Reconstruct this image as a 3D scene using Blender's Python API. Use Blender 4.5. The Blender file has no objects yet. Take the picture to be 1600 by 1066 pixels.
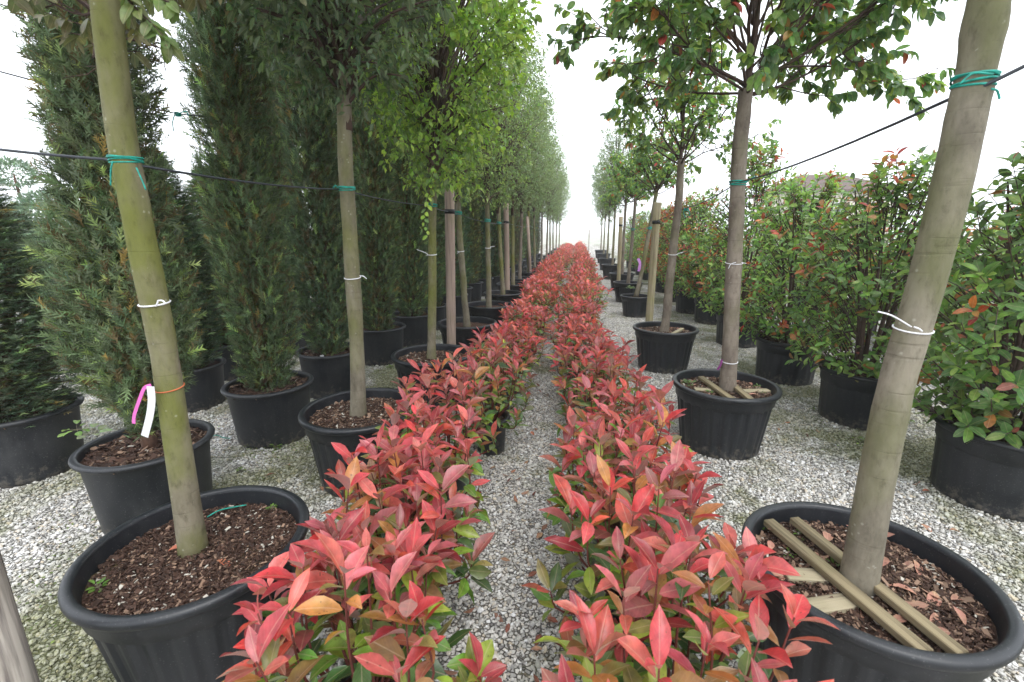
import bpy, math, random
import numpy as np
from mathutils import Matrix, Vector

rng = np.random.default_rng(7)
random.seed(7)
scene = bpy.context.scene
col = scene.collection

# ------------------------------------------------------------------ camera
F_PX, CX, CY, CAM_H = 711.0, 800.0, 533.0, 1.6          # photo is 1600 x 1066
PITCH = math.atan((CY - 362.0) / F_PX)
YAW = math.atan((905.0 - CX) / F_PX * math.cos(PITCH))
cam = bpy.data.objects.new('camera', bpy.data.cameras.new('camera'))
col.objects.link(cam)
cam.location = (0, 0, CAM_H)
cam.rotation_euler = (math.pi / 2 - PITCH, 0, YAW)
cam.data.sensor_width = 36.0
cam.data.lens = 36.0 * F_PX / 1600.0
cam.data.clip_start = 0.02
cam.data.clip_end = 3000
cam.data.dof.use_dof = True
cam.data.dof.focus_distance = 3.2
cam.data.dof.aperture_fstop = 4.5
scene.camera = cam

# ------------------------------------------------------------------ world, sun, exposure
SUN_EL, SUN_AZ = math.radians(58), math.radians(150)     # azimuth clockwise from +Y (rows run along +Y)
world = bpy.data.worlds.new('World')
scene.world = world
world.use_nodes = True
wn, wl = world.node_tree.nodes, world.node_tree.links
for n in list(wn):
    wn.remove(n)
sky = wn.new('ShaderNodeTexSky')
sky.sky_type = 'NISHITA'
sky.sun_disc = False
sky.sun_elevation = SUN_EL
sky.sun_rotation = SUN_AZ
sky.dust_density = 4.0
veil = wn.new('ShaderNodeMix')                           # even overcast cloud deck over the clear sky
veil.data_type = 'RGBA'
veil.inputs[0].default_value = 0.93
wl.new(sky.outputs[0], veil.inputs[6])
veil.inputs[7].default_value = (12.1, 12.7, 13.5, 1)
bg = wn.new('ShaderNodeBackground')
bg.inputs[1].default_value = 0.1
wl.new(veil.outputs[2], bg.inputs[0])
wo = wn.new('ShaderNodeOutputWorld')
wl.new(bg.outputs[0], wo.inputs[0])

sl = bpy.data.lights.new('sun', 'SUN')
sl.energy = 1.1
sl.angle = math.radians(35)
sl.color = (1.0, 0.98, 0.95)
sun = bpy.data.objects.new('sun', sl)
col.objects.link(sun)
sd = Vector((math.sin(SUN_AZ) * math.cos(SUN_EL), math.cos(SUN_AZ) * math.cos(SUN_EL), math.sin(SUN_EL)))
sun.rotation_euler = sd.to_track_quat('Z', 'Y').to_euler()
sun.location = sd * 20

scene.view_settings.view_transform = 'Standard'
scene.view_settings.look = 'None'
scene.view_settings.exposure = 0.95
scene.view_settings.gamma = 1.0
scene.cycles.use_denoising = True
scene.cycles.use_adaptive_sampling = True
scene.cycles.adaptive_threshold = 0.02
scene.cycles.max_bounces = 6
scene.cycles.diffuse_bounces = 3
scene.cycles.glossy_bounces = 2
scene.cycles.transmission_bounces = 4
scene.cycles.volume_bounces = 1
scene.cycles.transparent_max_bounces = 6
scene.cycles.caustics_reflective = False
scene.cycles.caustics_refractive = False

# ------------------------------------------------------------------ pixel -> place helpers
_R = np.array([math.cos(YAW), math.sin(YAW), 0])
_F = np.array([-math.sin(YAW) * math.cos(PITCH), math.cos(YAW) * math.cos(PITCH), -math.sin(PITCH)])
_U = np.cross(_R, _F)
_C = np.array([0, 0, CAM_H])
def ray(x, y): return _F + _R * (x - CX) / F_PX - _U * (y - CY) / F_PX
def at(x, y, z=0.0):
    d = ray(x, y); return _C + d * (z - CAM_H) / d[2]
def atY(x, y, Y):
    d = ray(x, y); return _C + d * Y / d[1]
def project(P):
    d = np.asarray(P) - _C
    z = d @ _F
    return CX + F_PX * (d @ _R) / z, CY - F_PX * (d @ _U) / z, z

# ------------------------------------------------------------------ materials
def new_mat(name):
    m = bpy.data.materials.new(name); m.use_nodes = True
    nt = m.node_tree
    for n in list(nt.nodes): nt.nodes.remove(n)
    out = nt.nodes.new('ShaderNodeOutputMaterial')
    return m, nt, nt.nodes, nt.links, out
def N(nt, t, **kw):
    n = nt.nodes.new(t)
    for k, v in kw.items():
        if k.startswith('i_'):
            key = k[2:]
            n.inputs[int(key) if key.isdigit() else key].default_value = v
        else: setattr(n, k, v)
    return n
def ramp(nt, stops, interp='LINEAR'):
    r = nt.nodes.new('ShaderNodeValToRGB'); r.color_ramp.interpolation = interp
    e = r.color_ramp.elements
    while len(e) < len(stops): e.new(0.5)
    for k, (p, c) in enumerate(stops):
        e[k].position = p; e[k].color = (*c, 1) if len(c) == 3 else c
    return r
def mixc(nt, fac, a, b, mode='MIX'):
    m = nt.nodes.new('ShaderNodeMix'); m.data_type = 'RGBA'; m.blend_type = mode
    for s, v in ((0, fac), (6, a), (7, b)):
        if hasattr(v, 'is_linked') or hasattr(v, 'links'): nt.links.new(v, m.inputs[s])
        elif s == 0: m.inputs[s].default_value = v
        else: m.inputs[s].default_value = (*v, 1) if len(v) == 3 else v
    return m.outputs[2]
def mathn(nt, op, a, b=None, clamp=False):
    m = nt.nodes.new('ShaderNodeMath'); m.operation = op; m.use_clamp = clamp
    for s, v in ((0, a), (1, b)):
        if v is None: continue
        if hasattr(v, 'links'): nt.links.new(v, m.inputs[s])
        else: m.inputs[s].default_value = v
    return m.outputs[0]

def leaf_material(name, source, rough=0.31, trans=0.3, under=(1.0, 1.0, 0.9), under_mix=0.35, spec=0.5):
    """waxy leaf: colour from the object or from the mesh, paler midrib, mottling, matt underside, light through the blade"""
    m, nt, nodes, links, out = new_mat(name)
    if source == 'object':
        c = N(nt, 'ShaderNodeObjectInfo').outputs['Color']
    else:
        c = N(nt, 'ShaderNodeAttribute', attribute_name='Col').outputs['Color']
    uv = N(nt, 'ShaderNodeUVMap')
    sep = N(nt, 'ShaderNodeSeparateXYZ'); links.new(uv.outputs[0], sep.inputs[0])
    d = mathn(nt, 'ABSOLUTE', mathn(nt, 'SUBTRACT', sep.outputs[0], 0.5))
    mid = mathn(nt, 'SUBTRACT', 1.0, mathn(nt, 'MULTIPLY', d, 22.0), True)
    # side veins
    v = mathn(nt, 'ADD', mathn(nt, 'MULTIPLY', sep.outputs[1], 9.0), mathn(nt, 'MULTIPLY', d, -6.0))
    vs = mathn(nt, 'ABSOLUTE', mathn(nt, 'SUBTRACT', mathn(nt, 'FRACT', v), 0.5))
    vein = mathn(nt, 'MULTIPLY', mathn(nt, 'SUBTRACT', 1.0, mathn(nt, 'MULTIPLY', vs, 7.0), True), 0.10)
    geo = N(nt, 'ShaderNodeNewGeometry')
    noi = N(nt, 'ShaderNodeTexNoise', i_Scale=38.0, i_Detail=2.0)
    links.new(geo.outputs['Position'], noi.inputs['Vector'])
    mot = ramp(nt, [(0.3, (0.72, 0.72, 0.72)), (0.7, (1.22, 1.22, 1.22))])
    links.new(noi.outputs[0], mot.inputs[0])
    c1 = mixc(nt, 1.0, c, mot.outputs[0], 'MULTIPLY')
    n9 = N(nt, 'ShaderNodeTexNoise', i_Scale=17.0, i_Detail=3.0); links.new(geo.outputs['Position'], n9.inputs['Vector'])
    r9 = ramp(nt, [(0.5, (0, 0, 0)), (0.72, (1, 1, 1))]); links.new(n9.outputs[0], r9.inputs[0])
    basal = mathn(nt, 'MULTIPLY', mathn(nt, 'SUBTRACT', 1.0, mathn(nt, 'MULTIPLY', sep.outputs[1], 1.6), True), 0.35)
    c1 = mixc(nt, mathn(nt, 'MULTIPLY', mathn(nt, 'ADD', r9.outputs[0], basal), 0.5, True), c1, mixc(nt, 1.0, c1, (0.80, 1.35, 0.85), 'MULTIPLY'))
    n10 = N(nt, 'ShaderNodeTexNoise', i_Scale=95.0, i_Detail=1.0); links.new(geo.outputs['Position'], n10.inputs['Vector'])
    r10 = ramp(nt, [(0.70, (0, 0, 0)), (0.76, (1, 1, 1))]); links.new(n10.outputs[0], r10.inputs[0])
    c1 = mixc(nt, mathn(nt, 'MULTIPLY', r10.outputs[0], 0.6), c1, (0.08, 0.04, 0.02))
    pale = mixc(nt, 0.45, c1, (0.75, 0.55, 0.4))
    c2 = mixc(nt, mathn(nt, 'ADD', mathn(nt, 'MULTIPLY', mid, 0.55), vein, True), c1, pale)
    und = mixc(nt, under_mix, c2, under)
    und = mixc(nt, 1.0, und, (0.85, 0.85, 0.85), 'MULTIPLY')
    c3 = mixc(nt, geo.outputs['Backfacing'], c2, und)
    p = N(nt, 'ShaderNodeBsdfPrincipled')
    links.new(c3, p.inputs['Base Color'])
    links.new(mathn(nt, 'ADD', rough, mathn(nt, 'MULTIPLY', geo.outputs['Backfacing'], 0.3)), p.inputs['Roughness'])
    p.inputs['Specular IOR Level'].default_value = spec
    bmp = N(nt, 'ShaderNodeBump', i_Strength=0.25, i_Distance=0.002)
    links.new(mathn(nt, 'ADD', mid, vein), bmp.inputs['Height'])
    links.new(bmp.outputs[0], p.inputs['Normal'])
    t = N(nt, 'ShaderNodeBsdfTranslucent')
    links.new(mixc(nt, 1.0, c2, (1.3, 1.25, 0.8), 'MULTIPLY'), t.inputs[0])
    ms = N(nt, 'ShaderNodeMixShader', i_0=trans)
    links.new(p.outputs[0], ms.inputs[1]); links.new(t.outputs[0], ms.inputs[2])
    links.new(ms.outputs[0], out.inputs[0])
    return m
LEAF_OBJ = leaf_material('waxy_leaf', 'object')
LEAF_COL = leaf_material('waxy_leaf_mass', 'mesh')
TREE_OBJ = leaf_material('tree_leaf', 'object', 0.40, 0.42, (0.45, 0.5, 0.32), 0.3)
TREE_COL = leaf_material('tree_leaf_mass', 'mesh', 0.40, 0.42, (0.45, 0.5, 0.32), 0.3)
DRY_OBJ = leaf_material('dry_leaf', 'object', 0.65, 0.1, (0.5, 0.35, 0.25), 0.3, 0.25)

def needle_material():
    m, nt, nodes, links, out = new_mat('cypress_scale_foliage')
    a = N(nt, 'ShaderNodeAttribute', attribute_name='Col').outputs['Color']
    o = N(nt, 'ShaderNodeObjectInfo')
    r = ramp(nt, [(0, (0.8, 0.85, 0.85)), (1, (1.2, 1.15, 1.1))])
    links.new(o.outputs['Random'], r.inputs[0])
    c = mixc(nt, 1.0, mixc(nt, 1.0, a, r.outputs[0], 'MULTIPLY'), o.outputs['Color'], 'MULTIPLY')
    p = N(nt, 'ShaderNodeBsdfPrincipled', i_Roughness=0.6)
    p.inputs['Specular IOR Level'].default_value = 0.3
    links.new(c, p.inputs['Base Color'])
    t = N(nt, 'ShaderNodeBsdfTranslucent'); links.new(c, t.inputs[0])
    ms = N(nt, 'ShaderNodeMixShader', i_0=0.3)
    links.new(p.outputs[0], ms.inputs[1]); links.new(t.outputs[0], ms.inputs[2]); links.new(ms.outputs[0], out.inputs[0])
    return m
NEEDLE = needle_material()

def bark_material(name, base, dark, moss, moss_amt, scale=1.0):
    m, nt, nodes, links, out = new_mat(name)
    tc = N(nt, 'ShaderNodeTexCoord')
    oi = N(nt, 'ShaderNodeObjectInfo')
    n1 = N(nt, 'ShaderNodeTexNoise', i_Scale=9.0 * scale, i_Detail=6.0, i_Roughness=0.65)
    mp = N(nt, 'ShaderNodeMapping'); mp.inputs['Scale'].default_value = (1, 1, 0.45)
    links.new(tc.outputs['Object'], mp.inputs['Vector']); links.new(mp.outputs[0], n1.inputs['Vector'])
    r1 = ramp(nt, [(0.38, dark), (0.60, base)]); links.new(n1.outputs[0], r1.inputs[0])
    # thin rings left by old shoots
    mp2 = N(nt, 'ShaderNodeMapping'); mp2.inputs['Scale'].default_value = (2.0, 2.0, 34)
    links.new(tc.outputs['Object'], mp2.inputs['Vector'])
    n2 = N(nt, 'ShaderNodeTexNoise', i_Scale=1.6, i_Detail=3.0); links.new(mp2.outputs[0], n2.inputs['Vector'])
    r2 = ramp(nt, [(0.33, (0.45, 0.42, 0.4)), (0.40, (1, 1, 1))]); links.new(n2.outputs[0], r2.inputs[0])
    c = mixc(nt, 0.28, r1.outputs[0], r2.outputs[0], 'MULTIPLY')
    # moss film
    n3 = N(nt, 'ShaderNodeTexNoise', i_Scale=5.0 * scale, i_Detail=5.0); links.new(mp.outputs[0], n3.inputs['Vector'])
    r3 = ramp(nt, [(0.62 - 0.4 * moss_amt, (0, 0, 0)), (0.80 - 0.4 * moss_amt, (1, 1, 1))]); links.new(n3.outputs[0], r3.inputs[0])
    c = mixc(nt, mathn(nt, 'MULTIPLY', r3.outputs[0], min(1, 0.6 + moss_amt * 0.4)), c, moss)
    # pale lenticels and lichen specks
    vo = N(nt, 'ShaderNodeTexVoronoi', i_Scale=42.0); links.new(tc.outputs['Object'], vo.inputs['Vector'])
    r4 = ramp(nt, [(0.10, (1, 1, 1)), (0.24, (0, 0, 0))]); links.new(vo.outputs['Distance'], r4.inputs[0])
    n5 = N(nt, 'ShaderNodeTexNoise', i_Scale=12.0); links.new(tc.outputs['Object'], n5.inputs['Vector'])
    sp = mathn(nt, 'MULTIPLY', r4.outputs[0], mathn(nt, 'GREATER_THAN', n5.outputs[0], 0.58))
    c = mixc(nt, mathn(nt, 'MULTIPLY', sp, 0.3), c, (0.5, 0.5, 0.42))
    n6 = N(nt, 'ShaderNodeTexNoise', i_Scale=3.2, i_Detail=4.0); links.new(tc.outputs['Object'], n6.inputs['Vector'])
    r6 = ramp(nt, [(0.66, (0, 0, 0)), (0.72, (1, 1, 1))]); links.new(n6.outputs[0], r6.inputs[0])
    c = mixc(nt, mathn(nt, 'MULTIPLY', r6.outputs[0], 0.35), c, (0.42, 0.40, 0.36))
    # dark fissures running along the stem, fine blotches
    mp3 = N(nt, 'ShaderNodeMapping'); mp3.inputs['Scale'].default_value = (48, 48, 20); links.new(tc.outputs['Object'], mp3.inputs['Vector'])
    n8 = N(nt, 'ShaderNodeTexNoise', i_Scale=1.0, i_Detail=5.0, i_Roughness=0.7); links.new(mp3.outputs[0], n8.inputs['Vector'])
    r8 = ramp(nt, [(0.30, (0.55, 0.53, 0.5)), (0.46, (1, 1, 1)), (0.75, (1.18, 1.18, 1.18))]); links.new(n8.outputs[0], r8.inputs[0])
    c = mixc(nt, 0.6, c, r8.outputs[0], 'MULTIPLY')
    p = N(nt, 'ShaderNodeBsdfPrincipled', i_Roughness=0.8)
    p.inputs['Specular IOR Level'].default_value = 0.25
    links.new(c, p.inputs['Base Color'])
    h = mathn(nt, 'ADD', mathn(nt, 'MULTIPLY', n1.outputs[0], 0.6), mathn(nt, 'MULTIPLY', r2.outputs[0], 0.35))
    n7 = N(nt, 'ShaderNodeTexNoise', i_Scale=90.0, i_Detail=3.0); links.new(mp.outputs[0], n7.inputs['Vector'])
    h = mathn(nt, 'ADD', mathn(nt, 'ADD', h, mathn(nt, 'MULTIPLY', n7.outputs[0], 0.25)), mathn(nt, 'MULTIPLY', r8.outputs[0], 0.5))
    b = N(nt, 'ShaderNodeBump', i_Strength=0.7, i_Distance=0.006); links.new(h, b.inputs['Height'])
    links.new(b.outputs[0], p.inputs['Normal']); links.new(p.outputs[0], out.inputs[0])
    return m
BARK_MOSSY = bark_material('mossy_bark', (0.22, 0.195, 0.14), (0.13, 0.115, 0.075), (0.125, 0.138, 0.024), 0.56)
BARK_GREEN = bark_material('green_film_bark', (0.22, 0.195, 0.145), (0.12, 0.105, 0.075), (0.135, 0.14, 0.045), 0.45)
BARK_GREY = bark_material('grey_bark', (0.23, 0.195, 0.155), (0.13, 0.105, 0.085), (0.14, 0.14, 0.065), 0.22)
BARK_STOUT = bark_material('stout_grey_green_bark', (0.23, 0.205, 0.155), (0.13, 0.115, 0.085), (0.115, 0.12, 0.05), 0.42)
BARK_DARK = bark_material('twig_bark', (0.11, 0.075, 0.06), (0.06, 0.04, 0.035), (0.07, 0.07, 0.03), 0.1)
BARK_RED = bark_material('red_shoot_bark', (0.17, 0.045, 0.035), (0.10, 0.03, 0.025), (0.12, 0.1, 0.03), 0.1)
BARK_CYP = bark_material('cypress_bark', (0.16, 0.09, 0.06), (0.07, 0.04, 0.03), (0.1, 0.09, 0.05), 0.1)

def plastic_material(name, base, dust, dust_amt, rough=0.42):
    m, nt, nodes, links, out = new_mat(name)
    tc = N(nt, 'ShaderNodeTexCoord'); oi = N(nt, 'ShaderNodeObjectInfo')
    ad = N(nt, 'ShaderNodeVectorMath', operation='ADD'); links.new(tc.outputs['Object'], ad.inputs[0])
    mv = N(nt, 'ShaderNodeVectorMath', operation='SCALE'); mv.inputs[0].default_value = (13, 7, 5); links.new(oi.outputs['Random'], mv.inputs['Scale'])
    links.new(mv.outputs[0], ad.inputs[1])
    n1 = N(nt, 'ShaderNodeTexNoise', i_Scale=3.5, i_Detail=6.0, i_Roughness=0.7); links.new(ad.outputs[0], n1.inputs['Vector'])
    r1 = ramp(nt, [(0.42, (0, 0, 0)), (0.75, (1, 1, 1))]); links.new(n1.outputs[0], r1.inputs[0])
    n2 = N(nt, 'ShaderNodeTexNoise', i_Scale=160.0, i_Detail=1.0); links.new(ad.outputs[0], n2.inputs['Vector'])
    r2 = ramp(nt, [(0.66, (0, 0, 0)), (0.74, (1, 1, 1))]); links.new(n2.outputs[0], r2.inputs[0])
    # splash of mud low on the wall, streaks running down
    mp = N(nt, 'ShaderNodeMapping'); mp.inputs['Scale'].default_value = (14, 14, 0.8); links.new(ad.outputs[0], mp.inputs['Vector'])
    n3 = N(nt, 'ShaderNodeTexNoise', i_Scale=1.5, i_Detail=4.0); links.new(mp.outputs[0], n3.inputs['Vector'])
    r3 = ramp(nt, [(0.5, (0, 0, 0)), (0.8, (1, 1, 1))]); links.new(n3.outputs[0], r3.inputs[0])
    f = mathn(nt, 'MULTIPLY', mathn(nt, 'ADD', r1.outputs[0], mathn(nt, 'MULTIPLY', r3.outputs[0], 0.6)), dust_amt, True)
    c = mixc(nt, f, base, dust)
    c = mixc(nt, mathn(nt, 'MULTIPLY', r2.outputs[0], 0.3), c, (0.2, 0.2, 0.19))
    sz = N(nt, 'ShaderNodeSeparateXYZ'); links.new(tc.outputs['Object'], sz.inputs[0])
    n4 = N(nt, 'ShaderNodeTexNoise', i_Scale=26.0, i_Detail=5.0, i_Roughness=0.7); links.new(ad.outputs[0], n4.inputs['Vector'])
    mud = mathn(nt, 'SUBTRACT', mathn(nt, 'ADD', n4.outputs[0], mathn(nt, 'MULTIPLY', mathn(nt, 'SUBTRACT', 0.14, sz.outputs[2]), 1.4)), 0.60)
    mud = mathn(nt, 'MULTIPLY', mud, 6.0, True)
    c = mixc(nt, mathn(nt, 'MULTIPLY', mud, 0.55), c, (0.16, 0.14, 0.11))
    p = N(nt, 'ShaderNodeBsdfPrincipled')
    links.new(c, p.inputs['Base Color'])
    links.new(mathn(nt, 'ADD', mathn(nt, 'MULTIPLY', f, 0.5), rough, True), p.inputs['Roughness'])
    b = N(nt, 'ShaderNodeBump', i_Strength=0.15, i_Distance=0.002); links.new(n1.outputs[0], b.inputs['Height'])
    links.new(b.outputs[0], p.inputs['Normal']); links.new(p.outputs[0], out.inputs[0])
    return m
PLASTIC = plastic_material('black_plastic', (0.0085, 0.0105, 0.014), (0.06, 0.06, 0.06), 0.28, 0.36)
PLASTIC_DUSTY = plastic_material('dusty_black_plastic', (0.011, 0.013, 0.017), (0.07, 0.07, 0.07), 0.38, 0.42)

def simple_material(name, base, rough=0.6, spec=0.4, var=0.15, scale=30.0, bump=0.0):
    m, nt, nodes, links, out = new_mat(name)
    tc = N(nt, 'ShaderNodeTexCoord')
    n1 = N(nt, 'ShaderNodeTexNoise', i_Scale=scale, i_Detail=5.0); links.new(tc.outputs['Object'], n1.inputs['Vector'])
    r = ramp(nt, [(0.3, tuple(v * (1 - var) for v in base)), (0.7, tuple(min(1, v * (1 + var)) for v in base))]); links.new(n1.outputs[0], r.inputs[0])
    p = N(nt, 'ShaderNodeBsdfPrincipled', i_Roughness=rough); p.inputs['Specular IOR Level'].default_value = spec
    links.new(r.outputs[0], p.inputs['Base Color'])
    if bump:
        b = N(nt, 'ShaderNodeBump', i_Strength=bump, i_Distance=0.01); links.new(n1.outputs[0], b.inputs['Height']); links.new(b.outputs[0], p.inputs['Normal'])
    links.new(p.outputs[0], out.inputs[0])
    return m
TIE_GREEN = simple_material('green_tie_plastic', (0.01, 0.27, 0.21), 0.5, var=0.35, scale=60.0)
TAG_WHITE = simple_material('white_tag_plastic', (0.75, 0.75, 0.77), 0.45, var=0.05)
TAG_PINK = simple_material('pink_tag_plastic', (0.75, 0.16, 0.5), 0.45, var=0.05)
TWINE_RED = simple_material('orange_twine', (0.5, 0.13, 0.05), 0.7)
WIRE = simple_material('dark_wire', (0.035, 0.04, 0.048), 0.4)
STRAP = simple_material('black_strap', (0.02, 0.02, 0.022), 0.6)
BRICK = simple_material('pale_concrete', (0.42, 0.38, 0.33), 0.9, 0.2, 0.25, 25.0, 0.5)
HOSE = simple_material('edging_plastic', (0.05, 0.03, 0.028), 0.5, 0.4, 0.4, 6.0)
WALL = simple_material('pale_render', (0.6, 0.55, 0.47), 0.9, 0.2, 0.1, 3.0)
ROOF = simple_material('brown_roof_tile', (0.10, 0.065, 0.055), 0.8, 0.3, 0.25, 8.0, 0.3)
GLASS = simple_material('dark_window_glass', (0.03, 0.035, 0.04), 0.1, 0.5)
FIELD = simple_material('haze_paled_grass', (0.32, 0.33, 0.27), 0.9, 0.2, 0.3, 0.4)  # grass colour lightened: paleness of distant haze is put into the base colour

def soil_material():
    m, nt, nodes, links, out = new_mat('dark_bark_compost')
    tc = N(nt, 'ShaderNodeTexCoord')
    n1 = N(nt, 'ShaderNodeTexNoise', i_Scale=60.0, i_Detail=6.0, i_Roughness=0.7); links.new(tc.outputs['Object'], n1.inputs['Vector'])
    r = ramp(nt, [(0.3, (0.022, 0.012, 0.009)), (0.55, (0.075, 0.042, 0.03)), (0.75, (0.17, 0.11, 0.08))]); links.new(n1.outputs[0], r.inputs[0])
    n2 = N(nt, 'ShaderNodeTexNoise', i_Scale=6.0, i_Detail=3.0); links.new(tc.outputs['Object'], n2.inputs['Vector'])
    r2 = ramp(nt, [(0.58, (0, 0, 0)), (0.72, (1, 1, 1))]); links.new(n2.outputs[0], r2.inputs[0])
    c = mixc(nt, mathn(nt, 'MULTIPLY', r2.outputs[0], 0.5), r.outputs[0], (0.09, 0.085, 0.03))
    p = N(nt, 'ShaderNodeBsdfPrincipled', i_Roughness=0.9); p.inputs['Specular IOR Level'].default_value = 0.2
    links.new(c, p.inputs['Base Color'])
    b = N(nt, 'ShaderNodeBump', i_Strength=1.0, i_Distance=0.012); links.new(n1.outputs[0], b.inputs['Height']); links.new(b.outputs[0], p.inputs['Normal'])
    links.new(p.outputs[0], out.inputs[0])
    return m
SOIL = soil_material()
def col_material(name, rough=0.85):
    m, nt, nodes, links, out = new_mat(name)
    a = N(nt, 'ShaderNodeAttribute', attribute_name='Col').outputs['Color']
    p = N(nt, 'ShaderNodeBsdfPrincipled', i_Roughness=rough); p.inputs['Specular IOR Level'].default_value = 0.3
    links.new(a, p.inputs['Base Color']); links.new(p.outputs[0], out.inputs[0])
    return m
CHIPS = col_material('bark_chips')

def wood_material(name, base, dark, green):
    m, nt, nodes, links, out = new_mat(name)
    tc = N(nt, 'ShaderNodeTexCoord')
    mp = N(nt, 'ShaderNodeMapping'); mp.inputs['Scale'].default_value = (40, 40, 1.6); links.new(tc.outputs['Object'], mp.inputs['Vector'])
    n1 = N(nt, 'ShaderNodeTexNoise', i_Scale=1.2, i_Detail=6.0, i_Roughness=0.6); links.new(mp.outputs[0], n1.inputs['Vector'])
    r = ramp(nt, [(0.38, dark), (0.56, base)]); links.new(n1.outputs[0], r.inputs[0])
    n2 = N(nt, 'ShaderNodeTexNoise', i_Scale=5.0, i_Detail=4.0); links.new(tc.outputs['Object'], n2.inputs['Vector'])
    r2 = ramp(nt, [(0.5, (0, 0, 0)), (0.75, (1, 1, 1))]); links.new(n2.outputs[0], r2.inputs[0])
    c = mixc(nt, mathn(nt, 'MULTIPLY', r2.outputs[0], 0.55), r.outputs[0], green)
    p = N(nt, 'ShaderNodeBsdfPrincipled', i_Roughness=0.85); p.inputs['Specular IOR Level'].default_value = 0.2
    links.new(c, p.inputs['Base Color'])
    b = N(nt, 'ShaderNodeBump', i_Strength=0.5, i_Distance=0.003); links.new(n1.outputs[0], b.inputs['Height']); links.new(b.outputs[0], p.inputs['Normal'])
    links.new(p.outputs[0], out.inputs[0])
    return m
POST_PINK = wood_material('weathered_post_wood', (0.38, 0.29, 0.24), (0.24, 0.18, 0.15), (0.28, 0.25, 0.15))
POST_GREEN = wood_material('algae_post_wood', (0.38, 0.33, 0.22), (0.24, 0.2, 0.13), (0.28, 0.28, 0.07))
POST_GREY = wood_material('grey_post_wood', (0.42, 0.38, 0.33), (0.14, 0.12, 0.11), (0.2, 0.18, 0.14))
PLANK = wood_material('damp_plank_wood', (0.25, 0.205, 0.125), (0.10, 0.08, 0.05), (0.12, 0.115, 0.045))
PLANK_PALE = wood_material('pale_plank_wood', (0.36, 0.31, 0.21), (0.19, 0.16, 0.11), (0.2, 0.19, 0.1))

def moss_mask(nt, pos):
    """green film on the gravel: patchy, thicker beside the pot rows where nobody walks"""
    links = nt.links
    n1 = N(nt, 'ShaderNodeTexNoise', i_Scale=1.3, i_Detail=6.0, i_Roughness=0.65); links.new(pos, n1.inputs['Vector'])
    s = N(nt, 'ShaderNodeSeparateXYZ'); links.new(pos, s.inputs[0])
    def bump_at(x0, w, amp):
        d = mathn(nt, 'ABSOLUTE', mathn(nt, 'SUBTRACT', s.outputs[0], x0))
        return mathn(nt, 'MULTIPLY', mathn(nt, 'SUBTRACT', 1.0, mathn(nt, 'DIVIDE', d, w), True), amp)
    bias = mathn(nt, 'ADD', bump_at(-1.9, 1.0, 0.17), bump_at(2.3, 0.9, 0.13))
    bias = mathn(nt, 'ADD', bias, bump_at(-4.0, 1.6, 0.10))
    v = mathn(nt, 'ADD', n1.outputs[0], bias)
    r = ramp(nt, [(0.53, (0, 0, 0)), (0.66, (1, 1, 1))]); links.new(v, r.inputs[0])
    return r.outputs[0]
GRAVEL_RAMP = [(0.0, (0.22, 0.21, 0.205)), (0.12, (0.44, 0.43, 0.41)), (0.45, (0.60, 0.58, 0.545)), (0.7, (0.70, 0.68, 0.645)), (0.86, (0.56, 0.48, 0.37)), (0.93, (0.80, 0.80, 0.80)), (1.0, (0.84, 0.84, 0.84))]
def gravel_ground():
    m, nt, nodes, links, out = new_mat('white_gravel')
    geo = N(nt, 'ShaderNodeNewGeometry'); pos = geo.outputs['Position']
    vo = N(nt, 'ShaderNodeTexVoronoi', i_Scale=52.0); links.new(pos, vo.inputs['Vector'])
    sp = N(nt, 'ShaderNodeSeparateColor'); links.new(vo.outputs['Color'], sp.inputs[0])
    r = ramp(nt, GRAVEL_RAMP); links.new(sp.outputs[0], r.inputs[0])
    vd = N(nt, 'ShaderNodeTexVoronoi', i_Scale=52.0, feature='DISTANCE_TO_EDGE'); links.new(pos, vd.inputs['Vector'])
    rd = ramp(nt, [(0.02, (0.22, 0.21, 0.19)), (0.16, (1, 1, 1))]); links.new(vd.outputs[0], rd.inputs[0])
    c = mixc(nt, 1.0, r.outputs[0], rd.outputs[0], 'MULTIPLY')
    mk = moss_mask(nt, pos)
    c = mixc(nt, mathn(nt, 'MULTIPLY', mk, 0.75), c, (0.11, 0.12, 0.035))
    p = N(nt, 'ShaderNodeBsdfPrincipled', i_Roughness=0.85); p.inputs['Specular IOR Level'].default_value = 0.25
    links.new(c, p.inputs['Base Color'])
    b = N(nt, 'ShaderNodeBump', i_Strength=0.9, i_Distance=0.012); links.new(rd.outputs[0], b.inputs['Height']); links.new(b.outputs[0], p.inputs['Normal'])
    links.new(p.outputs[0], out.inputs[0])
    return m
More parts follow.
